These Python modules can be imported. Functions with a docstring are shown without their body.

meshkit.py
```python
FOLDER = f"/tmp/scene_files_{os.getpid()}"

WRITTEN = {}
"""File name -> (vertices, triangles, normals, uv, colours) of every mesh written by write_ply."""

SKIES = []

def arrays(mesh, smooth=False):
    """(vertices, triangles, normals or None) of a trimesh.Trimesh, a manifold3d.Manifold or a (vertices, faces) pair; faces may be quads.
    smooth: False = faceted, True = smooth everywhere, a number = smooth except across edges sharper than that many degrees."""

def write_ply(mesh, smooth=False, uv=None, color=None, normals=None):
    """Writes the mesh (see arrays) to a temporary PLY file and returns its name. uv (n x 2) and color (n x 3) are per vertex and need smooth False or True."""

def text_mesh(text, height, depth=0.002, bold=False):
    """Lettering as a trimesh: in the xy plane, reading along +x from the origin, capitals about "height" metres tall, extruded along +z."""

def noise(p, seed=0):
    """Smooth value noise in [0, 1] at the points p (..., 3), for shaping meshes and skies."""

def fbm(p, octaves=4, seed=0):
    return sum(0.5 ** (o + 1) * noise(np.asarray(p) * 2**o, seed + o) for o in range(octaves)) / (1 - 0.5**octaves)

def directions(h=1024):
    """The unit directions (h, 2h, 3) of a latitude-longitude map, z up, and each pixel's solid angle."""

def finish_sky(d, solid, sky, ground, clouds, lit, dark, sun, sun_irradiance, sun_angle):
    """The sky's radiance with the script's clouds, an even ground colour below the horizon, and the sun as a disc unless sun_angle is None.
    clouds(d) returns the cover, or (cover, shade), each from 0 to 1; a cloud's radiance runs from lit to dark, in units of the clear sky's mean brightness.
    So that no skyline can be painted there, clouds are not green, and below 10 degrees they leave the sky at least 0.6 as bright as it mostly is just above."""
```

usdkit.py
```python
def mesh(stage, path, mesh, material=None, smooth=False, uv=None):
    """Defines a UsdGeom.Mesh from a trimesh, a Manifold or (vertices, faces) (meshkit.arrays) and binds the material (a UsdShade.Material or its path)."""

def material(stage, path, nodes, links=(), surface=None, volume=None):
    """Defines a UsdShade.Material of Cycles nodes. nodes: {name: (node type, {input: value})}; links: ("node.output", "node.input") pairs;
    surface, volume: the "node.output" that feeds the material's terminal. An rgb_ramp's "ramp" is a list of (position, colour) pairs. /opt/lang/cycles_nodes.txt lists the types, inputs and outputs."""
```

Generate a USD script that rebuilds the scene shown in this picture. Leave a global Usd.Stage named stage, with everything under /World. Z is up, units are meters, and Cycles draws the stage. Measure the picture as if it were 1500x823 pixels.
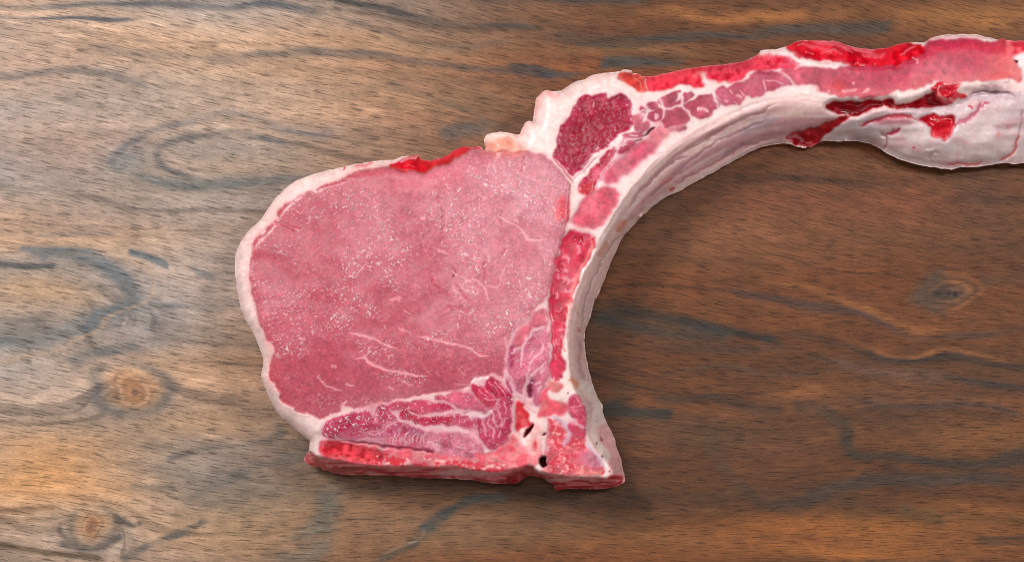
import math
import numpy as np
import shapely
from scipy import ndimage as ndi
from scipy import sparse
from scipy.sparse.linalg import spsolve
from scipy.spatial import cKDTree
from pxr import Gf, Sdf, Usd, UsdGeom, UsdLux, UsdShade, Vt
import usdkit

stage = Usd.Stage.CreateInMemory()
UsdGeom.SetStageUpAxis(stage, 'Z')
UsdGeom.SetStageMetersPerUnit(stage, 1.0)
UsdGeom.Xform.Define(stage, '/World')
UsdGeom.Scope.Define(stage, '/World/Looks')
RNG = np.random.default_rng(11)

# ------------------------------------------------------------------ camera
MPP = 0.00022                       # metres on the board per photograph pixel, at the centre
TILT, DIST = math.radians(5), 0.62
CAM = np.array([0, -math.sin(TILT) * DIST, math.cos(TILT) * DIST])
HALF = 750 * MPP / DIST             # tan of half the horizontal angle
cam = UsdGeom.Camera.Define(stage, '/World/camera')
cam.CreateHorizontalApertureAttr(36.0)
cam.CreateFocalLengthAttr(18.0 / HALF)
cam.CreateClippingRangeAttr(Gf.Vec2f(0.01, 50))
cam.AddTranslateOp().Set(Gf.Vec3d(*CAM))
cam.AddRotateXOp().Set(math.degrees(TILT))
cam.CreateExposureAttr(0.0)

# ------------------------------------------------------------------ lamps
def rect_lamp(name, pos, target, w, h, watts, color):
    l = UsdLux.RectLight.Define(stage, '/World/' + name)
    l.CreateWidthAttr(w); l.CreateHeightAttr(h)
    l.CreateIntensityAttr(watts); l.CreateColorAttr(Gf.Vec3f(*color))
    p, t = np.array(pos, float), np.array(target, float)
    z = (p - t) / np.linalg.norm(p - t)
    x = np.cross([0, 1, 0.01], z); x /= np.linalg.norm(x)
    y = np.cross(z, x)
    m = Gf.Matrix4d(*x, 0, *y, 0, *z, 0, *p, 1)
    l.AddTransformOp().Set(m)
    return l

rect_lamp('window_lamp', (-0.75, 0.66, 1.15), (-0.05, 0, 0), 0.42, 0.36, 48.0, (1.0, 0.985, 0.965))
rect_lamp('ceiling_lamp', (-0.20, 0.34, 1.75), (0, 0, 0), 0.50, 0.30, 14.5, (1.0, 0.97, 0.94))
rect_lamp('right_lamp', (0.72, 0.34, 1.15), (0, 0, 0), 0.20, 0.20, 72.0, (1.0, 0.96, 0.92))
rect_lamp('room_fill', (0.25, -1.05, 1.15), (0, 0, 0), 1.8, 0.7, 2.0, (1.0, 0.97, 0.95))

# ------------------------------------------------------------------ helpers
CT, ST = math.cos(TILT), math.sin(TILT)
def place(px, py, h):
    """The point at height h that the photograph shows at pixel (px, py)."""
    u, v = (px - 750) * MPP / DIST, (411.5 - py) * MPP / DIST
    d = np.stack([u, v * CT + ST, v * ST - CT], -1)
    t = (np.asarray(h) - CAM[2]) / d[..., 2]
    return CAM + d * t[..., None]

def lin(c):
    c = np.asarray(c, float) / 255
    return np.where(c <= 0.04045, c / 12.92, ((c + 0.055) / 1.055) ** 2.4)

def noise(shape, s, seed):
    n = ndi.gaussian_filter(np.random.default_rng(seed).standard_normal(shape), s, mode='reflect')
    return n / n.std()

def ss(a, b, x):
    t = np.clip((x - a) / (b - a), 0, 1)
    return t * t * (3 - 2 * t)

def chaikin(p, n=2, closed=True):
    """A smooth line through the given points."""
    p = np.asarray(p, float)
    if n == 0 or len(p) < 3: return p
    keep = np.r_[True, np.linalg.norm(np.diff(p, axis=0), axis=1) > 1e-6]; p = p[keep]
    e = np.vstack([p[-1:], p, p[:2]]) if closed else np.vstack([2 * p[:1] - p[1:2], p, 2 * p[-1:] - p[-2:-1]])
    out = []
    for t in np.linspace(0, 1, 2 ** n + 1)[:-1]:
        a, b, c, d = e[:-3], e[1:-2], e[2:-1], e[3:]
        out.append((2 * t ** 3 - 3 * t ** 2 + 1) * b + (t ** 3 - 2 * t ** 2 + t) * 0.4 * (c - a) + (-2 * t ** 3 + 3 * t ** 2) * c + (t ** 3 - t ** 2) * 0.4 * (d - b))
    q = np.stack(out, 1).reshape(-1, 2)
    return q if closed else np.vstack([q, p[-1:]])

TILES = dict(A=(335, 210), B=(335, 340), C=(335, 470), D=(430, 590), E=(560, 190), F=(700, 100), G=(760, 190), H=(720, 320), I=(720, 440), J=(620, 530),
             K=(620, 600), L=(740, 560), M=(890, 60), N=(900, 150), O=(1090, 30), Q=(1120, 120), R=(1260, 30), S=(1260, 130), U=(430, 560), V=(480, 250),
             W=(480, 370), X=(480, 480), Y=(640, 220), Z=(640, 340))
def P(text):
    """'A 12,30 40,50 B 1,2 = 700,200': outline points measured on enlarged tiles of the object; '=' is plain pixels."""
    out, off, k = [], (0, 0), 1.0
    for w in text.split():
        if w == '=': off, k = (0, 0), 1.0
        elif w in TILES: off, k = TILES[w], 4.785 if w == 'L' else 1496 / 240
        else:
            a, b = w.split(','); out.append((off[0] + float(a) / k, off[1] + float(b) / k))
    return np.array(out)

def custom(prim, **kw):
    for k, v in kw.items(): prim.SetCustomDataByKey(k, v)

def write_mesh(path, v, f, n, mat, **primvars):
    m = UsdGeom.Mesh.Define(stage, path)
    m.CreatePointsAttr(Vt.Vec3fArray.FromNumpy(v.astype(np.float32)))
    m.CreateFaceVertexCountsAttr(Vt.IntArray.FromNumpy(np.full(len(f), f.shape[1], np.int32)))
    m.CreateFaceVertexIndicesAttr(Vt.IntArray.FromNumpy(f.astype(np.int32).ravel()))
    m.CreateSubdivisionSchemeAttr('none')
    m.CreateNormalsAttr(Vt.Vec3fArray.FromNumpy(n.astype(np.float32))); m.SetNormalsInterpolation('vertex')
    for k, a in primvars.items():
        UsdGeom.PrimvarsAPI(m).CreatePrimvar(k, Sdf.ValueTypeNames.Color3fArray, 'vertex').Set(Vt.Vec3fArray.FromNumpy(a.astype(np.float32)))
    UsdShade.MaterialBindingAPI.Apply(m.GetPrim()).Bind(mat)
    return m.GetPrim()

def grid_normals(V):
    dx, dy = np.gradient(V, axis=1), np.gradient(V, axis=0)
    n = np.cross(dy, dx)
    n /= np.linalg.norm(n, axis=-1, keepdims=True) + 1e-12
    return n

# ------------------------------------------------------------------ materials
wood_mat = usdkit.material(stage, '/World/Looks/walnut', {
    'col': ('attribute', {'attribute': 'col'}), 'flow': ('attribute', {'attribute': 'flow'}),
    'm1': ('mapping', {'scale': (170, 2500, 1)}), 'pore': ('noise_texture', {'scale': 1.0, 'detail': 1.5, 'roughness': 0.5}),
    'm2': ('mapping', {'scale': (800, 3600, 1), 'location': (3, 7, 0)}), 'fine': ('noise_texture', {'scale': 1.0, 'detail': 2.5, 'roughness': 0.65}),
    'm3': ('mapping', {'scale': (40, 330, 1), 'location': (9, 1, 0)}), 'band': ('noise_texture', {'scale': 1.0, 'detail': 4.0, 'roughness': 0.6}),
    'm4': ('mapping', {'scale': (70, 2000, 1), 'location': (19, 5, 0)}), 'glint': ('noise_texture', {'scale': 1.0, 'detail': 0.5}),
    'pr': ('map_range', {'from_min': 0.36, 'from_max': 0.43, 'to_min': 0.46, 'to_max': 1.0, 'clamp': True}),
    'fr': ('map_range', {'from_min': 0.3, 'from_max': 0.7, 'to_min': 0.76, 'to_max': 1.24, 'clamp': True}),
    'br': ('map_range', {'from_min': 0.3, 'from_max': 0.7, 'to_min': 0.86, 'to_max': 1.14, 'clamp': True}),
    'gr': ('map_range', {'from_min': 0.62, 'from_max': 0.74, 'to_min': 1.0, 'to_max': 1.35, 'clamp': True}),
    'a': ('math', {'math_type': 'multiply'}), 'b': ('math', {'math_type': 'multiply'}), 'c': ('math', {'math_type': 'multiply'}),
    'mul': ('vector_math', {'math_type': 'scale'}),
    'hsum': ('math', {'math_type': 'multiply'}),
    'bump': ('bump', {'strength': 0.55, 'distance': 0.00012}),
    'p': ('principled_bsdf', {'roughness': 0.47, 'specular_ior_level': 0.2}),
}, [('flow.vector', 'm1.vector'), ('flow.vector', 'm2.vector'), ('flow.vector', 'm3.vector'), ('flow.vector', 'm4.vector'),
    ('m1.vector', 'pore.vector'), ('m2.vector', 'fine.vector'), ('m3.vector', 'band.vector'), ('m4.vector', 'glint.vector'),
    ('pore.fac', 'pr.value'), ('fine.fac', 'fr.value'), ('band.fac', 'br.value'), ('glint.fac', 'gr.value'),
    ('pr.result', 'a.value1'), ('fr.result', 'a.value2'), ('a.value', 'b.value1'), ('br.result', 'b.value2'), ('b.value', 'c.value1'), ('gr.result', 'c.value2'),
    ('col.vector', 'mul.vector1'), ('c.value', 'mul.scale'), ('mul.vector', 'p.base_color'),
    ('pr.result', 'hsum.value1'), ('fr.result', 'hsum.value2'), ('hsum.value', 'bump.height'), ('bump.normal', 'p.normal')], surface='p.BSDF')

# meat: colour from the surface's own pigment, with wet glints mixed in as near-white; "surf" carries (roughness, strength of the moist grain, spongy bone relief)
def meat_material(name, spec=0.42):
    return usdkit.material(stage, '/World/Looks/' + name, {
        'col': ('attribute', {'attribute': 'col'}), 'surf': ('attribute', {'attribute': 'surf'}), 'sep': ('separate_xyz', {}),
        'geo': ('geometry', {}),
        'warp': ('noise_texture', {'scale': 420.0, 'detail': 1.0}), 'wadd': ('vector_math', {'math_type': 'multiply_add', 'vector2': (0.0016, 0.0016, 0.0016)}),
        'worm': ('noise_texture', {'scale': 820.0, 'detail': 1.0, 'roughness': 0.4}), 'wsub': ('math', {'math_type': 'subtract', 'value2': 0.5}), 'wabs': ('math', {'math_type': 'absolute'}),
        'ridge': ('map_range', {'from_min': 0.0, 'from_max': 0.075, 'to_min': 1.0, 'to_max': 0.0, 'clamp': True}),
        'gate': ('noise_texture', {'scale': 1150.0, 'detail': 0.0}), 'gater': ('map_range', {'from_min': 0.47, 'from_max': 0.55, 'to_min': 0.0, 'to_max': 1.0, 'clamp': True}),
        'rg': ('math', {'math_type': 'multiply'}), 'rgs': ('math', {'math_type': 'multiply'}),
        'tiny': ('noise_texture', {'scale': 2200.0, 'detail': 1.0}), 'tinys': ('math', {'math_type': 'multiply', 'value2': 0.09}),
        'sponge': ('noise_texture', {'scale': 1300.0, 'detail': 2.0, 'roughness': 0.6}), 'sps': ('math', {'math_type': 'multiply'}),
        'h1': ('math', {'math_type': 'add'}), 'h2': ('math', {'math_type': 'add'}),
        'bump': ('bump', {'strength': 1.0, 'distance': 0.00018}),
        'rgr': ('math', {'math_type': 'multiply'}), 'rk': ('math', {'math_type': 'multiply', 'value2': 0.16}), 'rsub': ('math', {'math_type': 'subtract', 'use_clamp': True}),
        'glint_fleck': ('math', {'math_type': 'multiply', 'value2': 0.66}),  # strength of the wet glints painted into the base colour
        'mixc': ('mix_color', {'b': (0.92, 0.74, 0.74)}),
        'p': ('principled_bsdf', {'specular_ior_level': spec, 'ior': 1.4, 'subsurface_weight': 0.25, 'subsurface_scale': 0.0016, 'subsurface_radius': (1.0, 0.45, 0.35), 'subsurface_method': 'random_walk'}),
    }, [('surf.vector', 'sep.vector'), ('geo.position', 'warp.vector'), ('warp.color', 'wadd.vector1'), ('geo.position', 'wadd.vector3'),
        ('wadd.vector', 'worm.vector'), ('wadd.vector', 'gate.vector'), ('worm.fac', 'wsub.value1'), ('wsub.value', 'wabs.value1'), ('wabs.value', 'ridge.value'),
        ('gate.fac', 'gater.value'), ('ridge.result', 'rg.value1'), ('gater.result', 'rg.value2'), ('rg.value', 'rgs.value1'), ('sep.y', 'rgs.value2'),
        ('geo.position', 'tiny.vector'), ('tiny.fac', 'tinys.value1'), ('geo.position', 'sponge.vector'), ('sponge.fac', 'sps.value1'), ('sep.z', 'sps.value2'),
        ('rgs.value', 'h1.value1'), ('tinys.value', 'h1.value2'), ('h1.value', 'h2.value1'), ('sps.value', 'h2.value2'), ('h2.value', 'bump.height'),
        ('rgs.value', 'glint_fleck.value1'), ('glint_fleck.value', 'mixc.fac'), ('col.vector', 'mixc.a'), ('mixc.result', 'p.base_color'),
        ('rg.value', 'rgr.value1'), ('sep.y', 'rgr.value2'), ('sep.x', 'rsub.value1'), ('rgr.value', 'rk.value1'), ('rk.value', 'rsub.value2'), ('rsub.value', 'p.roughness'), ('bump.normal', 'p.normal')], surface='p.BSDF')
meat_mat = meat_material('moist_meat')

# ------------------------------------------------------------------ the wooden table top
def polyline_field(X, Y, pts, smooth=2):
    """(distance to the line, position along it 0..1) at the points X, Y."""
    p = chaikin(pts, smooth, False)
    seg = np.linalg.norm(np.diff(p, axis=0), axis=1); s = np.r_[0, np.cumsum(seg)]
    t = np.arange(0, s[-1], 1.0); q = np.stack([np.interp(t, s, p[:, 0]), np.interp(t, s, p[:, 1])], 1)
    d, i = cKDTree(q).query(np.stack([X.ravel(), Y.ravel()], 1), distance_upper_bound=160)
    i = np.minimum(i, len(q) - 1); d = np.where(np.isfinite(d), d, 1e3)
    return d.reshape(X.shape), (t[i] / max(s[-1], 1)).reshape(X.shape)

def build_table():
    out_l = -np.array([900, 650, 450, 320, 220, 150, 100, 60, 30.]); step = 2.5
    xs = np.r_[out_l, np.arange(-10, 1511, step), 1500 - out_l[::-1]]
    ys = np.r_[out_l, np.arange(-10, 834, step), 823 - out_l[::-1]]
    X, Y = np.meshgrid(xs, ys)
    yy, xx = np.mgrid[0:len(ys), 0:len(xs)]
    core = (slice(len(out_l), -len(out_l)), slice(len(out_l), -len(out_l)))
    sh = X.shape
    # flow lines: the grain runs along x with a slight fall to the right, waves, and swings round the knots
    n60, n25, n10 = noise(sh, (14, 50), 1), noise(sh, (7, 22), 2), noise(sh, (3, 9), 3)
    slope = 0.11 * np.clip(1 - Y / 900, 0.1, 1)
    v = Y - slope * (X - 750) + 15 * n60 + 5.0 * n25 + 1.0 * n10
    knots = [(192, 571, 56, 31), (141, 775, 42, 34), (1388, 426, 52, 30)]
    for kx, ky, rx, ry in knots:
        r = np.hypot((X - kx) / rx, (Y - ky) / ry)
        v = v + 14 * (Y - ky) / ry * np.exp(-r ** 2 / 1.5)
    for cx, cy, rx, ry, A in [(380, 230, 170, 42, 62), (40, 432, 165, 60, 92), (192, 571, 60, 30, 46), (141, 775, 50, 32, 48), (1388, 426, 75, 34, 36), (1100, 330, 330, 70, 66), (1360, 620, 210, 46, 40), (1180, 690, 150, 40, 34), (560, 770, 120, 60, 40), (640, 130, 200, 34, 22)]:
        v = v + A * np.exp(-(((X - cx) / rx) ** 2 + ((Y - cy) / ry) ** 2))
    vf = Y - np.interp(Y, [0, 400, 823], [0.20, 0.135, 0.05]) * (X - 750) + 11 * noise(sh, (45, 60), 31) + 0.8 * n25
    for kx, ky, rx, ry in knots:
        rk = np.hypot((X - kx) / rx, (Y - ky) / ry); vf = vf + 5 * (Y - ky) / ry * np.exp(-rk ** 2 / 1.5)
    flow = np.stack([X * MPP, vf * MPP, 0 * X], -1)
    # pigment; the paler left also has some lamp sheen painted into it
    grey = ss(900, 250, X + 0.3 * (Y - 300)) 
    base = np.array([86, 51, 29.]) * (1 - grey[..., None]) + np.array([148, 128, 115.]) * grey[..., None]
    vi = np.clip(((v + 1400) / 3600 * 4000).astype(int), 0, 3999)
    r1, r2, r3 = (noise((4000,), s, k) for s, k in ((30, 5), (11, 6), (4, 7)))
    wob = 0.5 + 0.5 * np.tanh(noise(sh, (10, 40), 8))
    rings = 0.42 * r1[vi] + 0.45 * r2[vi] * wob + 0.28 * r3[vi] * (1 - 0.6 * wob)
    thin = ss(0.9, 1.9, r3[vi]) * ss(-0.4, 0.9, noise(sh, (6, 45), 51)); thin2 = ss(0.8, 1.8, noise((4000,), 2.0, 52)[np.clip(vi + (30 * n10).astype(int) * 0, 0, 3999)]) * ss(-0.2, 1.0, noise(sh, (5, 40), 53))
    tone = (1 + 0.13 * rings) * (1 - 0.30 * thin) * (1 - 0.22 * thin2)
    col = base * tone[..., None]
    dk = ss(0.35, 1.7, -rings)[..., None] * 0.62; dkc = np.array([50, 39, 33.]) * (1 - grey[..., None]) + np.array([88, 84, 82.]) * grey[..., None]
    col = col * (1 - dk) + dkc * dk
    warm = np.clip(noise(sh, (9, 34), 9) * 0.5 + 0.5 * r1[vi], -1.5, 1.5)
    col *= 1 + warm[..., None] * np.array([0.05, 0.0, -0.06])
    wx, wy = X + 6 * n25 + 2.5 * n10, Y + 4.0 * n25 + 1.6 * n10
    def blot(cx, cy, rx, ry, c, a, p=1.0):
        nonlocal col
        m = a * np.exp(-(((wx - cx) / rx) ** 2 + ((wy - cy) / ry) ** 2) ** p)
        col = col * (1 - m[..., None]) + np.array(c, float) * m[..., None]
    blue, dark, tan, orange, red = (72, 72, 76), (46, 37, 34), (166, 132, 104), (156, 98, 52), (118, 62, 46)
    lightgrey = (150, 126, 108)
    for b in [(640, 770, 170, 50, (114, 91, 72), 0.65), (60, 690, 140, 60, (190, 134, 84), 0.8), (60, 430, 85, 24, (158, 126, 96), 0.7), (100, 215, 150, 55, (146, 118, 104), 0.6), (60, 100, 110, 40, (152, 122, 105), 0.6),
              (330, 240, 95, 20, (142, 118, 98), 0.6), (300, 140, 180, 30, (140, 118, 102), 0.5), (120, 320, 120, 22, (132, 112, 104), 0.5), (370, 760, 130, 60, (128, 108, 86), 0.6),
              (560, 60, 120, 12, (138, 108, 82), 0.6), (620, 150, 110, 18, (122, 96, 72), 0.5), (440, 330, 130, 20, (124, 100, 82), 0.4), (300, 620, 110, 18, (150, 116, 86), 0.6),
              (1090, 22, 150, 9, (152, 98, 52), 0.8), (1430, 25, 150, 26, (150, 98, 52), 0.7), (930, 75, 130, 9, (126, 92, 62), 0.6), (1180, 330, 260, 45, (118, 72, 46), 0.6),
              (1120, 290, 120, 26, red, 0.35), (1320, 300, 120, 30, red, 0.3), (1440, 290, 60, 40, (78, 54, 42), 0.5), (1420, 640, 150, 22, (124, 78, 44), 0.6), (1330, 780, 300, 30, (150, 92, 46), 0.4),
              (1240, 806, 130, 11, (168, 102, 46), 0.55), (1230, 765, 160, 14, (146, 88, 40), 0.6), (1180, 575, 50, 12, (138, 84, 46), 0.7), (780, 775, 130, 30, (106, 78, 54), 0.5),
              (1040, 640, 120, 32, (78, 58, 44), 0.5), (1150, 660, 80, 50, (94, 58, 42), 0.4), (1060, 350, 130, 30, (116, 74, 50), 0.5), (980, 790, 110, 24, (122, 82, 48), 0.5), (1450, 745, 90, 12, (136, 84, 42), 0.5),
              (40, 485, 85, 26, (88, 84, 82), 0.75), (185, 235, 34, 24, (104, 106, 106), 0.7), (330, 268, 110, 12, (100, 96, 92), 0.7), (1300, 590, 220, 26, (92, 62, 46), 0.5)]:
        blot(*b)
    def streak(pts, w, c, a=0.8, fade=0.12, one=0):
        """A stain along the grain: width w each side; with one = +1/-1 that side has the crisp edge."""
        nonlocal col
        pts = np.array(pts, float)
        x0, x1 = pts[:, 0].min() - 5 * w - 20, pts[:, 0].max() + 5 * w + 20
        y0, y1 = pts[:, 1].min() - 5 * w - 20, pts[:, 1].max() + 5 * w + 20
        sel = (X > x0) & (X < x1) & (Y > y0) & (Y < y1)
        if not sel.any(): return
        d, t = polyline_field(wx[sel], wy[sel], pts)
        ends = ss(0, fade, t) * ss(0, fade, 1 - t)
        k = np.clip(0.75 + 0.35 * n25[sel] + 0.25 * r3[vi[sel]], 0.35, 1.25)
        m = np.clip(a * np.interp(pts[:, 0].mean(), [400, 900], [1.12, 1.5]) * np.exp(-(d / (1.2 * w)) ** 3) * ends * k, 0, 0.95)
        col[sel] = col[sel] * (1 - m[:, None]) + np.array(c, float) * m[:, None]
    S = streak
    S([(-60, 2), (68, 7), (136, 10), (204, 12), (272, 10), (340, 14), (408, 15), (459, 24), (500, 34)], 4, blue, .85); S([(-40, 24), (100, 30), (170, 37), (220, 36)], 3, blue, .7)
    S([(120, 70), (204, 80), (300, 88), (340, 88), (400, 80), (510, 70)], 4, (84, 78, 76), .75); S([(-40, 112), (30, 110), (90, 103), (150, 108), (230, 128)], 6, (92, 84, 82), .6)
    S([(190, 262), (168, 240), (166, 222), (190, 205), (250, 180), (320, 167), (370, 170), (420, 188), (460, 194), (510, 178)], 6, (92, 88, 90), .8)
    S([(300, 268), (240, 245), (230, 226), (250, 206), (300, 195), (350, 193), (400, 205), (435, 214)], 4, (92, 86, 84), .8); S([(190, 255), (270, 275), (400, 265), (480, 255)], 6, (94, 92, 90), .6)
    S([(400, 70), (493, 77), (549, 75), (610, 84), (680, 93), (750, 104), (800, 112), (880, 118)], 4.5, (58, 57, 60), .85); S([(735, 98), (780, 104), (825, 116)], 6, (48, 50, 58), .9, .2)
    S([(430, -8), (517, 9), (587, 23), (657, 33), (727, 37), (800, 40)], 4, (58, 52, 50), .75); S([(500, 30), (560, 46), (640, 60), (760, 62)], 3.5, (66, 60, 58), .6)
    S([(780, 48), (867, 61), (960, 61), (1090, 46), (1200, 42)], 8, (60, 54, 50), .75); S([(880, 98), (960, 92), (1010, 90)], 9, (64, 60, 56), .7); S([(1080, 48), (1200, 44), (1330, 44)], 8, (66, 58, 52), .6)
    S([(690, 4), (760, 2), (860, 6), (960, 2)], 4, (62, 52, 46), .6); S([(560, 120), (650, 150), (720, 178)], 4, (98, 78, 64), .5); S([(640, 205), (720, 180), (780, 172)], 9, (84, 74, 68), .6)
    S([(37, 343), (85, 336), (119, 336), (172, 343)], 4, (78, 78, 82), .8); S([(-20, 400), (51, 396), (98, 396)], 3.5, (72, 70, 70), .85); S([(30, 366), (60, 372), (80, 384)], 6, (92, 90, 96), .6)
    S([(34, 369), (102, 372), (146, 384), (182, 410), (190, 440), (163, 462), (119, 478), (60, 503), (-30, 512)], 10, (92, 94, 96), .8)
    S([(177, 369), (218, 396), (224, 413), (204, 440), (153, 475), (95, 515), (40, 530), (-20, 538)], 2.5, (172, 140, 112), .42); S([(196, 375), (220, 380), (250, 390)], 4, (86, 90, 94), .8); S([(275, 392), (320, 408)], 4, (96, 98, 98), .7, .3)
    S([(218, 443), (306, 447), (360, 440)], 4, (88, 88, 88), .7); S([(100, 540), (140, 526), (210, 500), (240, 490)], 9, (88, 86, 84), .65); S([(-20, 466), (40, 466), (62, 474)], 4, (66, 66, 70), .8)
    for kx, ky, rx, ry, c in [(192, 571, 60, 33, (74, 72, 72)), (141, 775, 34, 32, (92, 78, 64))]:
        r = np.hypot((wx - kx) / rx, (wy - ky) / ry)
        core_c = np.array([160, 112, 74.]) if kx > 160 else np.array([168, 118, 76.])
        m = 0.5 * ss(1.0, 0.5, r); col = col * (1 - m[..., None]) + core_c * m[..., None]
        m = 0.6 * np.exp(-((r - 1.0) / 0.2) ** 2) * (0.6 + 0.4 * np.sin(np.arctan2(wy - ky, wx - kx) * 2 + 2)); col = col * (1 - m[..., None]) + np.array(c, float) * m[..., None]
        rr = np.hypot((wx - kx) / (rx * 0.55), (wy - ky) / (ry * 0.85))
        col *= (1 - 0.11 * np.cos(rr * 15 + 0.9 * n25) * ss(1.1, 0.7, rr) * ss(0, .1, rr))[..., None]
        m = 0.45 * ss(0.7, 0.35, rr); col = col * (1 - m[..., None]) + np.array([140, 90, 58.]) * m[..., None]
        m = 0.75 * np.exp(-(rr / 0.2) ** 2); col = col * (1 - m[..., None]) + np.array([84, 62, 52.]) * m[..., None]
    S([(80, 790), (100, 800), (141, 808), (175, 795), (190, 782)], 4, (84, 76, 70), .8); S([(165, 755), (190, 768), (205, 762)], 4, (74, 68, 64), .8); S([(82, 772), (100, 790), (120, 802)], 4, (90, 78, 68), .7)
    S([(184, 713), (220, 711), (253, 707)], 4, (84, 76, 70), .85); S([(238, 675), (314, 653), (385, 641), (420, 622)], 5, (78, 74, 70), .8); S([(255, 735), (314, 708), (373, 684), (436, 655)], 6, (80, 78, 74), .7)
    S([(178, 826), (235, 790), (272, 777), (310, 758)], 5, (76, 72, 68), .75); S([(-30, 800), (78, 810), (170, 826)], 3.5, (84, 68, 54), .8); S([(-30, 752), (40, 752), (100, 748)], 3, (110, 82, 62), .6)
    S([(494, 690), (486, 733), (493, 760), (474, 790), (430, 815), (380, 830)], 15, (80, 82, 78), .42, .2); S([(400, 668), (430, 664), (452, 652)], 9, (74, 76, 74), .7)
    S([(760, 722), (700, 730), (660, 752), (617, 773), (590, 806), (540, 826)], 6, (62, 60, 56), .8); S([(620, 770), (600, 792), (560, 815)], 1.6, (150, 124, 96), .6)
    S([(870, 440), (954, 455), (1012, 471), (1060, 480), (1150, 496)], 7, (40, 36, 34), .9); S([(860, 458), (940, 474), (1020, 486), (1080, 490)], 11, (52, 48, 44), .75); S([(930, 500), (1040, 512), (1180, 508)], 6, (70, 50, 40), .5)
    S([(1120, 482), (1186, 490), (1252, 507), (1293, 526), (1335, 530), (1405, 522), (1510, 539), (1600, 545)], 5, (54, 40, 34), .85); S([(1200, 482), (1252, 497), (1293, 517), (1335, 521), (1405, 513), (1510, 529)], 3, (146, 92, 54), .4)
    S([(1050, 420), (1169, 447), (1250, 458), (1285, 469), (1335, 490), (1417, 486), (1520, 478)], 5, (70, 48, 40), .8); S([(1090, 410), (1180, 420), (1270, 455), (1330, 478), (1400, 476)], 5, (136, 86, 48), .4)
    S([(1160, 510), (1211, 526), (1293, 553), (1376, 554), (1510, 567)], 3.5, (64, 46, 38), .8); S([(940, 545), (1040, 535), (1140, 548), (1210, 548)], 3, (70, 52, 42), .6); S([(1210, 520), (1280, 546), (1400, 560)], 10, (88, 60, 46), .5)
    S([(940, 578), (1004, 583), (1045, 583), (1111, 596), (1149, 589)], 7, (46, 38, 34), .85); S([(1145, 589), (1202, 597), (1231, 620), (1244, 657), (1273, 674), (1310, 669), (1417, 682), (1520, 668)], 7, (56, 44, 36), .85, .05)
    S([(1195, 600), (1225, 614), (1240, 640)], 9, (62, 48, 38), .7); S([(1230, 580), (1320, 598), (1420, 592), (1510, 612)], 4, (70, 50, 42), .7); S([(1400, 555), (1470, 566), (1520, 572)], 5, (62, 46, 40), .6)
    S([(1040, 630), (1060, 690), (1107, 730), (1161, 737), (1235, 719), (1335, 707), (1459, 703), (1530, 708)], 9, (62, 48, 40), .75); S([(880, 605), (930, 610), (1000, 612)], 8, (52, 44, 40), .7); S([(900, 552), (905, 590), (896, 620)], 14, (50, 42, 38), .6)
    S([(1314, 744), (1345, 752), (1380, 757)], 7, (76, 58, 40), .7); S([(1420, 785), (1460, 790), (1520, 780)], 6, (60, 46, 36), .75); S([(880, 752), (1000, 742), (1080, 752)], 4, (90, 62, 42), .5); S([(1250, 815), (1320, 822), (1400, 818)], 5, (88, 60, 40), .6)
    S([(1420, 410), (1470, 402), (1530, 395)], 9, (76, 54, 44), .6)
    r = np.hypot((wx - 1388) / 48, (wy - 426) / 30); ang = np.arctan2(wy - 426, wx - 1388)
    m = 0.5 * ss(1.3, 0.5, r); col = col * (1 - m[..., None]) + np.array([122, 84, 58.]) * m[..., None]
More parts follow.
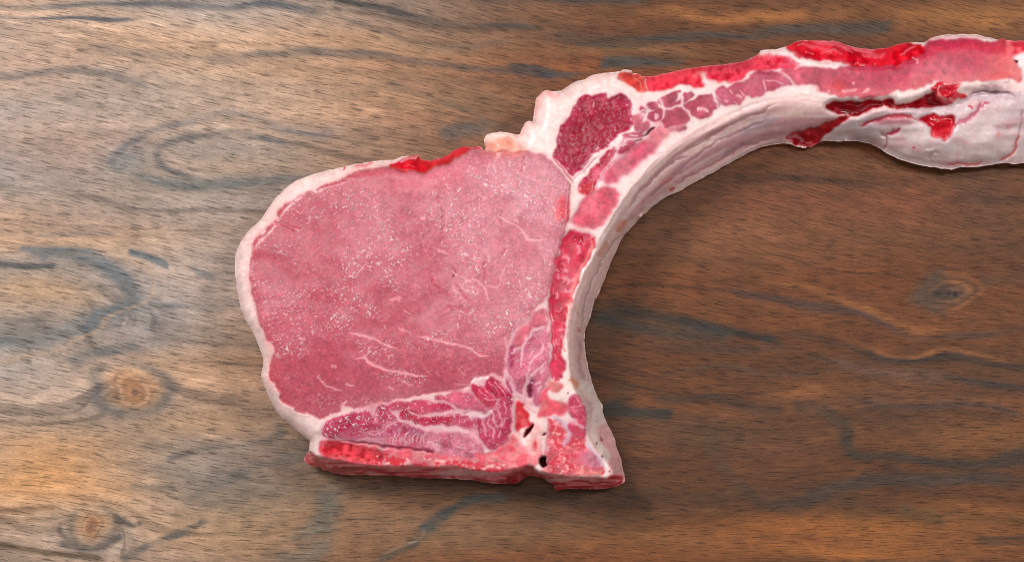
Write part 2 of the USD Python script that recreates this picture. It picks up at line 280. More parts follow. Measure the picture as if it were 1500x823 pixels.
    col *= (1 - 0.17 * np.cos(r * 17 + 0.8 * n25) * ss(1.4, 0.6, r))[..., None]
    m = 0.7 * np.exp(-((r - 0.95) / 0.24) ** 2) * ss(0.3, -0.7, np.cos(ang)); col = col * (1 - m[..., None]) + np.array([66, 52, 46.]) * m[..., None]
    m = 0.8 * np.exp(-(((wx - 1374) / 21) ** 2 + ((wy - 427) / 17) ** 2) ** 1.3); col = col * (1 - m[..., None]) + np.array([48, 42, 42.]) * m[..., None]
    m = 0.5 * np.exp(-(((wx - 1402) / 18) ** 2 + ((wy - 430) / 15) ** 2) ** 1.3); col = col * (1 - m[..., None]) + np.array([80, 66, 58.]) * m[..., None]
    for hx, hy, hr in ((1399, 431, 4.2), (1390, 430, 3.0)):
        m = 0.92 * np.exp(-(np.hypot(X - hx, Y - hy) / hr) ** 4); col = col * (1 - m[..., None]) + np.array([22, 20, 22.]) * m[..., None]
    mott = noise(sh, (1.2, 2.6), 21)
    col *= 1 + 0.035 * mott[..., None]
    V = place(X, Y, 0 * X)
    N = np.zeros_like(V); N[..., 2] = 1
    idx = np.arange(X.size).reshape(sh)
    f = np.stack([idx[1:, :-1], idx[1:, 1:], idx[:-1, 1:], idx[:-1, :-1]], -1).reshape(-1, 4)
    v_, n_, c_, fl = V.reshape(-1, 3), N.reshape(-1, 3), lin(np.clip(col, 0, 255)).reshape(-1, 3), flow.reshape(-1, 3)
    # edge band and underside: the top is 30 mm thick
    ring = np.r_[idx[0, :], idx[1:, -1], idx[-1, -2::-1], idx[-2:0:-1, 0]]
    rn = len(ring); b0 = len(v_)
    low = v_[ring].copy(); low[:, 2] = -0.03
    cen = low.mean(0); on = low - cen; on[:, 2] = 0; on /= np.linalg.norm(on, axis=1, keepdims=True)
    v2 = np.vstack([v_, v_[ring], low]); n2 = np.vstack([n_, on, on]); c2 = np.vstack([c_, c_[ring], c_[ring]]); fl2 = np.vstack([fl, fl[ring], fl[ring] + [0, 0.03, 0]])
    k = np.arange(rn); k2 = (k + 1) % rn
    f2 = np.vstack([f, np.stack([b0 + k, b0 + k2, b0 + rn + k2, b0 + rn + k], -1)])
    pr = write_mesh('/World/table_top', v2, f2, n2, wood_mat, col=c2, flow=fl2)
    custom(pr, kind='structure', label='brown walnut table top with dark grain streaks and knots', category='table top')
build_table()

# ------------------------------------------------------------------ the rib chop: outlines
SIL = P("""A 165,823 215,765 300,690 350,610 400,535 450,480 530,400 600,350 740,290 830,265 930,242 1050,215 1200,180 1350,160
E 100,277 180,245 250,243 330,236 345,265 390,275 440,285 520,262 600,230 650,190 740,152 800,160 880,152 910,165 930,190 940,185 948,170 935,130 925,100 950,50 1000,30 1080,20 1160,30 1240,47
F 383,600 395,570 430,500 465,478 500,487 508,440 520,370 530,280 580,230 620,200 680,208 760,205 820,165 890,125 980,100 1040,65 1130,50 1240,38 1300,30
M 150,265 215,270 230,300 270,300 320,325 420,322 520,300 680,265 800,245 920,228 1080,215 1200,195 1290,170 1360,130 1395,95
O 150,276 300,262 400,232 470,195 540,183 640,186 820,188 880,205 960,235 1100,260 1200,262 1330,250
R 330,225 400,208 520,205 580,200 640,165 740,138 880,128 1060,128 1130,150 1200,165 1260,175 1300,163 1340,185 1440,185
= 1510,61 1560,66 1610,80 1635,110 1640,160 1625,205 1590,232 1540,240 1510,238 S 1400,690 1330,675 1200,695 1000,718 900,722 840,738 740,730 600,710 480,685 370,650 260,600 180,550 100,505 0,485
Q 850,540 720,545 560,540 490,560 430,595 340,598 240,575 160,562 70,572
N 1380,400 1290,430 1100,525 900,640 700,745 G 1496,545 1350,612 1200,720 H 1280,75 1180,200 1100,380 1030,560 960,720
I 940,0 900,160 860,260 845,360 855,460 880,600 910,720 L 610,0 640,90 683,160 680,200 720,300 745,340 770,400 782,460 818,560 826,620 843,688 800,715 700,745 580,745 430,742 360,752 340,720 300,690 240,665 180,650 140,665 90,700 40,708
K 600,668 450,640 200,625 D 1200,680 900,660 480,655 350,630 265,612 240,590 180,580 130,550 95,520 115,462 140,430 150,350 90,300 0,220 = 415,613
C 440,823 370,700 330,590 297,510 310,430 320,350 260,190 220,100 160,0 B 110,700 85,560 60,400 62,250 70,170 110,90""")
# the flat cut face; outside it the surface falls to the board
TOP_S = P("""D 140,440 250,500 360,520 500,545 740,580 900,588 1050,572 1250,590 K 300,525 450,550 640,570 770,545 900,530 1000,515
L 240,640 310,650 450,660 600,670 720,668 770,640 740,600 700,545 655,490 610,430 575,380 560,330 570,260 560,190 530,120 490,40
= 838,560 835,540 833,500 834,470 839,440 845,418 853,398 864,377 878,352 898,317 912,295 927,272 951,243 979,217 1008,197 1039,180 1070,166 1101,152 1138,143 1160,141""")
TOP_R = P("""Q 480,180 600,180 740,176 940,166 R 110,724 180,736 250,714 300,736 360,764 440,761 510,731 580,691 660,656 730,700 800,690 880,650 960,676 1040,651 1130,601 1200,594 1300,601 1380,640 = 1500,134 1560,140 1625,150""")
TOPN = np.vstack([TOP_S, TOP_R, [(1700, 150), (1700, -40), (300, -40), (300, 560), (380, 640), (440, 655)]])

X0, X1, Y0, Y1 = 335, 1645, 42, 725
xs, ys = np.arange(X0, X1 + 1.0), np.arange(Y0, Y1 + 1.0)
X, Y = np.meshgrid(xs, ys); SH = X.shape
N1, N2, N4, N8, N20, N60 = (noise(SH, s, 100 + i) for i, s in enumerate((0.9, 2, 4, 8, 20, 60)))
M1, M2, M4, M8 = (noise(SH, s, 200 + i) for i, s in enumerate((1.0, 2, 4, 8)))

sil = chaikin(SIL, 1)
jit = np.random.default_rng(5)
def dense(p, step=0.25, closed=True):
    q = np.vstack([p, p[:1]]) if closed else p
    s = np.r_[0, np.cumsum(np.linalg.norm(np.diff(q, axis=0), axis=1))]
    t = np.arange(0, s[-1], step)
    return np.stack([np.interp(t, s, q[:, 0]), np.interp(t, s, q[:, 1])], 1)
sd = dense(sil)
_jn = ndi.gaussian_filter1d(jit.standard_normal((len(sd), 2)), 12, axis=0, mode='wrap'); sd += 0.3 * _jn / _jn.std()
sil_poly = shapely.Polygon(sd).buffer(0)
shapely.prepare(sil_poly)
inside = shapely.contains_xy(sil_poly, X, Y)

def raster(pts, smooth=2, warp=1.0, grow=0.0):
    """Boolean mask of an outline on the grid, its edge slightly frayed."""
    p = chaikin(pts, smooth) if smooth else np.asarray(pts)
    x0, y0 = np.floor(p.min(0)) - 6; x1, y1 = np.ceil(p.max(0)) + 6
    i0, i1 = int(max(y0 - Y0, 0)), int(min(y1 - Y0, SH[0])); j0, j1 = int(max(x0 - X0, 0)), int(min(x1 - X0, SH[1]))
    out = np.zeros(SH, bool)
    if i1 <= i0 or j1 <= j0: return out
    s = (slice(i0, i1), slice(j0, j1))
    g = shapely.Polygon(p).buffer(0).buffer(grow); shapely.prepare(g)
    out[s] = shapely.contains_xy(g, X[s] + warp * (0.75 * N2[s] + 0.9 * N4[s]), Y[s] + warp * (0.75 * M2[s] + 0.9 * M4[s]))
    return out

# ------------------------------------------------------------------ heights (metres)
top = raster(TOPN, 1, 0.6) & inside
T = np.interp(X, [335, 900, 1000, 1200, 1500, 1645], [0.027, 0.027, 0.025, 0.022, 0.019, 0.018]) - 0.0055 * ss(520, 700, Y)
d_in = ndi.distance_transform_edt(inside)
# how far from the rim that is not the board line (the far, hidden side)
south = dense(np.vstack([P("= 1640,160 1590,232"), SIL[[i for i in range(len(SIL))]][0:0]]), 1) if False else None
k0 = int(np.argmin(np.hypot(*(SIL - P("= 1590,232")[0]).T))); k1 = int(np.argmin(np.hypot(*(SIL - P("D 140,430")[0]).T)))
low_line, high_line = dense(SIL[k0:k1 + 1], 0.5, False), dense(np.vstack([SIL[k1:], SIL[:k0 + 1]]), 0.5, False)
pts = np.stack([X.ravel(), Y.ravel()], 1)
d_low = cKDTree(low_line).query(pts)[0].reshape(SH); d_high = cKDTree(high_line).query(pts)[0].reshape(SH)
R_EDGE = 26.0
q = np.clip(1 - d_high / R_EDGE, 0, 1)
H = T - 0.0075 * (1 - np.sqrt(np.clip(1 - q * q, 0, 1)))
# walls: a membrane stretched from the cut face down to the board line
wall = inside & ~top
LIFT = np.interp(X, [335, 900, 960, 1150, 1210, 1645], [0.0055, 0.0055, 0.003, 0.003, 0.005, 0.005])
edge_low = inside & (d_low < 1.1) & ~top
free = wall & ~edge_low
num = -np.ones(SH, int); num[free] = np.arange(free.sum())
val = np.where(edge_low, LIFT, H)
ii, jj = np.nonzero(free); nf = len(ii)
rows, cols_, data, rhs, diag = [], [], [], np.zeros(nf), np.zeros(nf)
for di, dj in ((1, 0), (-1, 0), (0, 1), (0, -1)):
    a, b = np.clip(ii + di, 0, SH[0] - 1), np.clip(jj + dj, 0, SH[1] - 1)
    ok = inside[a, b]; fr = ok & free[a, b]; fx = ok & ~free[a, b]
    k = np.arange(nf)
    rows.append(k[fr]); cols_.append(num[a[fr], b[fr]]); data.append(-np.ones(fr.sum()))
    diag += ok; np.add.at(rhs, k[fx], val[a[fx], b[fx]])
A = sparse.csc_matrix((np.concatenate(data + [diag + 1e-9]), (np.concatenate(rows + [np.arange(nf)]), np.concatenate(cols_ + [np.arange(nf)]))), (nf, nf))
Hw = spsolve(A, rhs)
H[edge_low] = LIFT[edge_low]; H[free] = Hw
S_WALL = np.clip((T - H) / (T - LIFT), 0, 1)                       # 0 on the cut face, 1 on the board
sawn = ss(905, 870, X + 0.0 * Y) * ss(640, 665, Y)
H = np.where(wall, sawn * H + (1 - sawn) * (T - (T - LIFT) * S_WALL ** np.interp(Y, [500, 570], [1.45, 1.1])), H)
Hb = ndi.gaussian_filter(np.where(inside, H, 0), 2.2) / np.maximum(ndi.gaussian_filter(inside.astype(float), 2.2), 1e-3)
H = np.where(d_in > 3, Hb, H)

# ------------------------------------------------------------------ pigment, moisture and the names of the parts
COL = np.zeros(SH + (3,)); ROUGH = np.full(SH, 0.42); GRAIN = np.zeros(SH); SPONGE = np.zeros(SH)
LABEL = np.zeros(SH, int); PARTS = {}                   # label number -> (part name, parent, label text)
def part(name, parent=None, text=None):
    k = len(PARTS) + 1; PARTS[k] = (name, parent, text); return k
def mixin(m, c):
    global COL
    COL = COL * (1 - m[..., None]) + np.asarray(c, float) * m[..., None]
def box_of(mask, pad):
    r = np.any(mask, 1).nonzero()[0]; c = np.any(mask, 0).nonzero()[0]
    return slice(max(r[0] - pad, 0), r[-1] + pad + 1), slice(max(c[0] - pad, 0), c[-1] + pad + 1)
GROW = dict(muscle_lobe=1.7, rib_meat=1.7, muscle_strip=1.0, rib_trim=1.0)
def region(pts, c, name=None, soft=0.9, bulge=0.0, bw=3.0, rough=None, grain=None, sponge=None, c2=None, mott=None, parent=None, text=None, warp=1.0, amount=1.0, vary=0.05, only=None, mask=None, smooth=2):
    """Paints one tissue: colour c (to c2 where the field mott is high), relief, moisture; named regions become parts."""
    m = raster(pts, smooth, warp, GROW.get(name, 0.3)) if mask is None else mask
    m = m & inside
    if only is not None: m = m & only
    if not m.any(): return m
    b = box_of(m, int(4 * max(soft, bw)) + 4)
    f = ndi.gaussian_filter(m[b].astype(float), soft) * amount
    cc = np.broadcast_to(np.asarray(c, float), SH[:0] + m[b].shape + (3,)).copy()
    if c2 is not None:
        w = ss(-0.9, 0.9, mott[b])[..., None]; cc = cc * (1 - w) + np.asarray(c2, float) * w
    cc *= 1 + vary * (0.6 * N2[b] + 0.5 * N4[b] + 0.5 * N8[b])[..., None]
    COL[b] = COL[b] * (1 - f[..., None]) + cc * f[..., None]
    if bulge: H[b] += bulge * ndi.gaussian_filter(m[b].astype(float), bw)
    for F, val_ in ((ROUGH, rough), (GRAIN, grain), (SPONGE, sponge)):
        if val_ is not None: F[b] = F[b] * (1 - f) + np.asarray(val_[b] if np.ndim(val_) else val_) * f
    if name:
        LABEL[m] = part(name, parent, text)
    return m
def line(text, w, c, a=0.9, dh=0.0, hw=None, smooth=2, rough=None, taper=True, wob=1.0):
    """A vein, seam or crease: width w pixels each side, colour c (None: relief only), height dh."""
    p = chaikin(P(text), smooth, False)
    q_ = dense(p, 0.5, False); n = len(q_)
    x0, y0 = q_.min(0) - 6 * w - 12; x1, y1 = q_.max(0) + 6 * w + 12
    b = (slice(int(max(y0 - Y0, 0)), int(min(y1 - Y0, SH[0]))), slice(int(max(x0 - X0, 0)), int(min(x1 - X0, SH[1]))))
    Xb, Yb = X[b] + wob * (0.5 * N2[b] + 0.8 * N4[b]), Y[b] + wob * (0.5 * M2[b] + 0.8 * M4[b])
    d, i = cKDTree(q_).query(np.stack([Xb.ravel(), Yb.ravel()], 1)); d = d.reshape(Xb.shape); t = (i / max(n - 1, 1)).reshape(Xb.shape)
    tp = (ss(0, 0.15, t) * ss(0, 0.15, 1 - t) * 0.75 + 0.25) if taper else 1.0
    m = a * np.exp(-(d / (w * tp)) ** 2) * inside[b]
    if c is not None:
        COL[b] = COL[b] * (1 - m[..., None]) + np.asarray(c, float) * m[..., None]
        GRAIN[b] *= 1 - 0.6 * m
    if dh: H[b] += 0.6 * dh * np.exp(-(d / (hw or w)) ** 2) * inside[b] * tp

FAT, FATP, PINK = (234, 200, 196), (238, 184, 182), (214, 128, 138)
# --- ground tissues
COL[:] = np.array(FAT, float) * (1 + 0.012 * N4 + 0.012 * N20)[..., None] + (N8 * 2.0 + N20 * 2.0)[..., None] * np.array([0, -1, -0.8])
LABEL[inside] = part('fat_seams', None, 'white fat seams between the muscles')
rim = raster(P("= 330,330 420,250 520,215 600,215 600,260 560,262 480,300 420,350 420,560 480,600 490,640 470,690 440,700 330,600"), 1, 0.3) & top
region(None, FAT, 'fat_rim', mask=rim, rough=0.4, vary=0.02)
cap = raster(P("= 700,150 790,110 880,90 935,90 940,140 950,170 900,260 870,300 838,262 800,232 760,215 700,200"), 1, 0.3)
region(None, FAT, 'fat_cap', mask=cap & top, rough=0.4, vary=0.02)
line("F 540,420 545,330 580,260 620,220 690,225", 6, (244, 178, 176), .7); line("F 620,215 700,250 740,235", 4, (240, 160, 162), .6); line("F 400,600 440,520 480,500", 5, (246, 190, 186), .6)
line("F 1000,95 1130,70 1260,60", 5, (244, 196, 196), .6); line("A 300,700 400,560 520,420", 6, (246, 205, 200), .6); line("C 240,100 300,280 330,340", 4, (244, 214, 206), .5)
line("C 330,120 360,240 400,260 360,340", 4, (240, 178, 172), .7); line("C 330,480 400,640 470,740", 3, (246, 220, 214), .5); line("C 360,530 420,640", 4, (240, 186, 180), .6)
line("A 1040,250 1060,222", 1.5, (200, 60, 80), .9, smooth=0); line("A 1130,215 1200,205 1330,180", 2.5, (226, 110, 118), .8); line("A 1000,330 1200,245 1400,210", 4, (240, 190, 186), .5)
line("E 0,330 90,318 180,280 300,258", 2.2, (236, 196, 196), .6)

# --- loin eye
EYE = P("""E 60,345 110,340 220,392 350,398 430,375 500,335 580,318 640,268 740,215 800,180 880,160 920,190 1000,205 1100,195 1200,215 1290,190 1350,205 1440,240 1496,270
Y 900,30 970,60 1040,110 1100,190 1160,250 1205,300 1212,360 1205,470 1200,560 1180,660 1160,740 H 632,190 610,320 575,440 550,560 520,640 470,740 400,823
I 370,110 300,200 210,260 160,330 155,400 150,500 150,620 130,680 J 770,30 750,80 735,140 650,112 560,145 440,175 420,230 300,262 200,268 80,290
X 1000,590 800,622 620,648 560,680 340,733 250,742 U 540,252 455,218 425,255 430,280 330,300 260,335 190,310 160,290 110,290 60,270 0,242
C 560,770 480,745 460,660 430,590 390,540 375,470 385,380 410,300 420,250 380,190 340,180 325,110 300,50 B 270,740 240,660 205,540 195,430 190,340 200,240 215,130 240,50
A 300,805 360,750 422,722 430,680 430,640 480,580 560,530 640,480 740,440 800,437 800,410 880,380 1000,345 1080,300 1200,250 1330,232 1480,212""")
eye = raster(EYE, 1, 0.8) & inside
pale = ss(470, 740, X + 0.25 * N60 * 40) * ss(640, 330, Y) * 0.75 + 0.1  # paler centre: own tone plus moist sheen painted into the colour
pale = np.clip(pale + 0.12 * N20 + 0.03 * N8, 0, 1)
clus = np.zeros(SH)
for cx, cy, rx, ry, a in [(440, 300, 55, 45, .9), (520, 300, 70, 40, .9), (600, 330, 70, 40, .9), (700, 300, 70, 70, .9), (780, 290, 70, 60, .9), (760, 400, 60, 60, .8), (680, 400, 60, 50, .7), (540, 400, 45, 40, 1.),
                          (500, 440, 60, 40, 1.), (470, 460, 40, 30, .8), (420, 505, 25, 18, .9), (400, 350, 40, 30, .7), (400, 420, 40, 60, .45), (730, 465, 65, 22, 1.2), (640, 505, 40, 18, .9), (550, 510, 30, 20, .8),
                          (680, 520, 40, 25, .6), (480, 585, 26, 14, 1.1), (610, 550, 40, 10, .9), (660, 260, 30, 25, .4), (620, 370, 60, 30, .8), (430, 560, 30, 30, .35), (540, 590, 40, 12, .5), (760, 250, 60, 25, .8)]:
    clus = np.maximum(clus, a * np.exp(-(((X - cx) / rx) ** 2 + ((Y - cy) / ry) ** 2)))
clus = np.clip(clus * (0.25 + 1.0 * ss(-0.8, 1.0, 0.7 * N20 + 0.6 * N8)) + 0.03 + 0.04 * N4, 0.0, 1.2)
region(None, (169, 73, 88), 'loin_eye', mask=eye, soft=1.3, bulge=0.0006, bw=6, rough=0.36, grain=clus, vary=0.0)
eyef = ndi.gaussian_filter(eye.astype(float), 1.2)
mixin(ndi.gaussian_filter(eye.astype(float), 4.5) * (1 - eyef) * inside * 0.8, (226, 138, 140))
mixin(eyef * pale, (197, 124, 136))
mixin(eyef * 0.4 * np.exp(-(d_high / 22) ** 2) * ss(640, 520, X), (214, 92, 92))
mixin(eyef * 0.10 * ss(0.2, 1.4, N20) , (178, 52, 76))
COL *= (1 + eyef * (0.02 * N1 + 0.01 * N2 + 0.004 * N4))[..., None]
H += eyef * (0.00009 * N20 + 0.00002 * N8 + 0.0006 * N60)
# pale marbling flecks that also paint wet sparkles into the colour
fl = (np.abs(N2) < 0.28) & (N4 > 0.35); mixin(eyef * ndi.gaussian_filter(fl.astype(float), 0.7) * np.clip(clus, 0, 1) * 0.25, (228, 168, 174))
region(P("E 940,190 960,120 1010,80 1100,75 1180,90 1240,140 1300,200 1200,215 1100,200 1000,207"), (226, 120, 98), soft=3, amount=.75, vary=.03)
mixin(eyef * 0.5 * np.exp(-(((X - 745) / 26) ** 2 + ((Y - 222) / 10) ** 2)), (214, 84, 78))
region(P("Y 1100,440 1190,440 1205,520 1190,640 1120,640 1085,560"), (206, 60, 76), soft=3, amount=.8)
mixin(eyef * 0.55 * np.exp(-(((X - 610) / 50) ** 2 + ((Y - 268) / 14) ** 2)), (206, 92, 106))
mixin(eyef * 0.55 * np.exp(-(((X - 655) / 34) ** 2 + ((Y - 250) / 16) ** 2)), (210, 104, 118))
V_ = (226, 156, 164)
for t, w, a in [("Y 530,585 640,650 740,705 800,770 850,830 H 330,195 400,200 490,190", 1.6, .85), ("Z 190,395 260,425 370,450 430,500 460,600 490,640", 1.6, .7), ("Z 450,490 560,500 590,400 640,290", 1.2, .6), ("Z 0,150 60,180 110,200", 2, .75),
                ("X 190,40 330,75 450,110 510,150 640,185", 2.0, .75), ("X 250,280 340,290 370,310 500,370 560,395 650,405 750,425 880,440", 2.2, .85), ("X 820,70 900,90 1050,130 1200,165 1290,190 1380,240 1490,258", 2.0, .8),
                ("X 330,250 340,290", 3, .7), ("W 560,440 640,410 670,440", 2, .6), ("C 840,480 820,520 880,570 935,605 1030,635", 1.4, .7), ("C 1050,580 1160,588", 1.6, .7), ("X 560,530 600,565 620,570", 1.6, .7), ("C 1050,730 1080,715 1010,790", 2, .7),
                ("X 1150,500 1270,520 1300,540", 1.5, .5), ("W 680,690 760,745", 1.4, .6), ("W 690,520 760,560", 1.2, .6), ("U 440,190 490,150", 2, .7), ("U 560,250 640,240 720,205 860,190", 3, .8), ("Y 380,590 460,600", 1.5, .5), ("Y 370,395 430,440 460,430", 1.6, .7),
                ("X 640,460 700,490 780,530", 1.3, .6), ("C 640,150 700,160", 2, .7), ("C 930,410 980,415", 2.4, .7), ("W 1140,300 1200,380 1280,470", 1.2, .5), ("X 700,30 640,0", 1.2, .5), ("A 440,720 520,740 640,800", 1.2, .55), ("V 860,420 900,430", 2.2, .8)]:
    line(t, w, V_, a)
for t, w, dh in [("V 1010,220 1010,280 1030,350 1040,430 1050,520 1040,620 1020,680", 2.2, -0.0006), ("Z 440,240 430,330 430,400 440,480", 2, -.0006), ("Z 150,330 160,400", 2, -.0005), ("W 960,220 970,300 1010,340 1090,380 1110,450", 1.8, -.0006), ("W 1180,290 1240,390 1310,470", 1.6, -.0005),
                 ("Z 90,690 200,700 330,720", 2, -.0005), ("Y 770,60 790,130 780,200", 2, -.0006), ("A 420,730 500,745 640,800", 1.6, -.0005), ("W 530,640 545,700", 1.5, -.0004), ("Z 300,690 370,720", 1.5, -.0004), ("X 1200,330 1250,410", 1.6, -.0005), ("Z 640,150 600,230", 1.6, -.0004)]:
    line(t, w, None, dh=dh); line(t, w * 0.7, (178, 74, 92), .4)
mixin(np.exp(-(np.hypot(X - 663.8, Y - 404) / 1.6) ** 2), (60, 10, 16))

# --- blood along the upper edge
region(P("E 60,335 110,310 180,280 250,255 330,235 345,265 440,285 520,262 600,230 650,190 740,150 880,150 925,185 880,162 800,182 740,218 640,270 580,318 500,333 430,372 350,396 220,390"), (190, 12, 30), 'blood_patch', soft=1.2, bulge=-0.0012, bw=2, rough=0.22, c2=(206, 26, 42), mott=N4, text='bright red blood along the upper edge of the eye')
line("E 130,350 220,370 290,385", 1.2, (222, 120, 130), .6); line("E 200,330 260,325 300,345", 1.0, (220, 110, 120), .6); line("E 150,300 260,270 320,255", 1.6, (232, 180, 186), .75); line("E 430,300 560,260 640,215", 3, (206, 44, 62), .7); line("E 640,230 760,165 880,160", 4, (204, 40, 58), .6)
# --- fat tab
region(P("E 948,185 950,130 925,100 945,45 1000,25 1080,15 1160,25 1245,45 1230,90 1260,150 1300,195 1200,170 1100,180 1010,200"), (238, 190, 180), 'fat_tab', soft=1.2, bulge=0.0006, bw=3, rough=.4, vary=.02, text='small pale fat tab standing at the upper edge')
region(P("E 950,190 980,130 1060,85 1160,85 1215,130 1260,190 1180,180 1080,190"), (228, 134, 112), soft=4, amount=.85, vary=.03); line("E 1090,165 1130,155 1170,175", 2, (232, 150, 140), .7)
line("E 930,110 960,55 1060,32 1160,45 1230,100", 3.5, (246, 220, 214), .8, dh=.0006)
# --- cap muscle
CAPM = P("F 1000,235 1060,258 1160,235 1190,288 1230,255 1310,240 1360,280 1400,340 1410,410 1432,460 1400,530 1330,580 G 880,62 800,150 700,230 600,340 510,410 480,412 400,330 350,268 305,240 335,190 345,110 370,40 F 760,540 820,470 870,390 920,290 960,245")
region(CAPM, (144, 14, 47), 'cap_muscle', soft=1.2, bulge=-0.0006, bw=3, rough=.36, grain=.09, c2=(140, 12, 42), mott=N20, vary=.04)
capm = ndi.gaussian_filter(raster(CAPM).astype(float), 1.5)
mixin(capm * np.clip(0.3 + .15 * N4, 0, .6) * np.exp(-(ndi.distance_transform_edt(raster(CAPM)) / 9) ** 2), (190, 70, 98))
mixin(capm * 0.16 * ss(.6, 1.6, np.abs(M2 - N4) * 0.7), (184, 56, 84)); H += capm * (0.00006 * N4 + 0.00004 * N2)
for t in ("G 620,140 650,190 630,250", "G 600,380 640,330 720,250", "F 1180,540 1270,540", "F 990,770 1010,720 1080,680", "F 1210,290 1240,340 1300,350"): line(t, 1.0, (206, 110, 130), .7)
line("G 200,205 300,290 380,380 460,450 500,480", 1.5, (216, 150, 156), .5); line("G 310,250 400,360 470,440 497,470 495,490", 1.2, (190, 50, 70), .8, dh=-.0008); line("G 470,420 500,440 560,410 640,340 720,250", 1.4, (196, 150, 152), .6, dh=-.0006)
# --- muscle strip beside the rib
region(P("G 560,560 550,520 590,460 680,350 780,230 840,180 900,150 885,220 870,262 835,320 803,342 790,400 740,480 700,530 650,578 600,590"), (178, 36, 66), 'muscle_strip', soft=1.0, bulge=-0.0005, rough=.34, grain=.25, c2=(194, 60, 86), mott=N4)
region(P("G 545,560 555,510 620,480 680,500 700,530 650,578 600,592"), (192, 22, 36), soft=2, amount=.85); line("G 680,520 760,430 800,350 850,300", 1.2, (150, 14, 40), .8, dh=-.0006)
# --- meat along the rib
region(P("M 240,690 300,600 420,560 480,640 560,600 700,600 760,720 640,800 N 500,290 420,360 240,560 100,640 0,520 40,400 200,240"), (222, 148, 156), soft=5, amount=.85, c2=(232, 182, 184), mott=N8, vary=.03)
ROSE, ROSE2 = (190, 66, 90), (200, 92, 110)
region(P("G 960,250 1000,200 1100,130 1230,90 1285,130 1230,190 1180,230 1085,290 1060,340 960,400 900,470 800,480 790,430 830,360 900,290"), ROSE2, 'rib_meat', soft=2.5, bulge=-.0004, c2=(188, 66, 92), mott=N8, grain=.06, rough=.36, vary=.06)
region(P("G 1195,50 1240,0 1330,-10 1375,45 1300,85 1280,112"), (222, 138, 144), 'rib_meat', soft=2.0, c2=(206, 104, 116), mott=M8)
region(P("G 590,640 700,560 780,528 880,560 925,610 890,680 850,760 H 1000,60 940,97 860,92 790,62 735,25"), (200, 72, 92), 'rib_meat', soft=2.0, bulge=-.0004, c2=(200, 84, 102), mott=N8, grain=.08, rough=.34, vary=.06)
RIBM = P("""H 690,150 760,105 850,120 930,165 945,220 905,330 860,430 800,540 770,640 740,700 710,823 I 700,130 680,260 650,390 625,470 640,540 655,600 640,680 590,722 555,690 545,620 565,500 560,380 555,260 560,200 540,120 528,60
H 525,790 530,700 560,580 590,470 600,400 640,330 640,250""")
region(RIBM, (182, 34, 62), 'rib_meat', soft=1.3, bulge=-.0008, c2=(198, 58, 82), mott=M8, grain=.04, rough=.3, vary=.06, text='long red strip of meat against the rib')
line("H 900,180 930,230 880,340 830,440 780,560 740,690 I 700,60 690,200", 3.2, (226, 112, 104), .7)
for t, w, a in [("H 790,250 810,300 790,330", 3, .8), ("H 640,350 700,370 690,400", 4, .75), ("H 680,460 690,500", 3, .8), ("H 620,510 615,560", 2.5, .75), ("H 650,590 670,560 720,570 690,600", 3.5, .8), ("H 740,560 770,570", 4, .75), ("H 670,640 700,680 750,650", 2.2, .85),
                ("H 570,690 600,680 600,720 580,740", 2.2, .8), ("I 590,90 620,100 640,60", 1.6, .75), ("I 590,340 590,380 610,400", 2, .8), ("I 625,270 650,270", 1.2, .95), ("I 570,500 610,540", 1.4, .7), ("H 700,360 705,440", 1.2, .7), ("H 590,460 620,480", 1.4, .8), ("I 560,180 590,190", 2, .7)]:
    line(t, w, (224, 150, 158), .85 * a, dh=.0001)
line("H 760,200 800,170 830,250", 2.5, (168, 18, 48), .7, dh=-.0005); line("H 640,400 630,440 650,480", 2.5, (160, 16, 46), .7, dh=-.0005); line("I 620,60 600,150 620,240", 4, (176, 24, 52), .6)
line("H 730,70 790,90 850,110 940,120 990,80", 4.5, (236, 186, 186), .85); line("H 940,120 930,180", 3, (238, 190, 188), .7)
# --- pieces of muscle among the fat on the rib
for t in ("M 690,610 710,580 790,560 840,510 900,500 945,540 960,590 940,660 860,700 790,690 740,650", "M 500,720 540,650 600,630 680,620 730,690 742,730 650,770 550,790", "M 470,560 500,520 620,470 665,470 625,510 612,560 560,590 520,600",
          "M 600,570 660,560 700,500 760,475 780,490 765,520 700,550 660,592 560,620 490,630 570,600", "M 370,575 420,555 455,580 450,612 400,607", "M 305,605 360,605 360,630 320,645", "M 370,665 430,640 530,640 500,690 440,722 380,715", "M 250,690 310,680 320,720 275,800 245,790",
          "M 320,760 380,755 370,810 310,822 290,800", "M 935,500 990,530 1020,590 965,605 960,550", "N 100,300 220,265 240,300 220,335 110,330", "N 30,410 100,350 160,350 170,390 120,430 60,452 20,450", "N 500,230 600,215 640,235 540,260 510,280"):
    pale_piece = t.startswith(("M 250", "N 500"))
    region(P(t), (212, 128, 138) if pale_piece else (160, 48, 72), 'muscle_lobe', soft=1.0, bulge=.0004, bw=2.5, rough=.36, grain=.06, c2=(176, 74, 94), mott=N8, vary=.05)
for t, w in (("M 820,620 870,620 920,645", 2.5), ("M 830,600 835,640", 1.2), ("M 430,660 450,690 430,700", 3), ("M 700,500 610,560", 2), ("M 640,480 650,500", 2), ("N 130,300 220,300", 1.5), ("N 70,400 120,380", 1.5), ("N 60,430 20,400 90,340", 1.5)): line(t, w, (232, 182, 184), .8)
line("M 930,690 960,660 970,640", 1.2, (206, 130, 136), .7); line("N 255,322 300,285 380,225", 1.3, (60, 30, 28), .85, dh=-.0018, smooth=1); line("N 180,360 250,345", 1.0, (110, 60, 60), .6, dh=-.001)
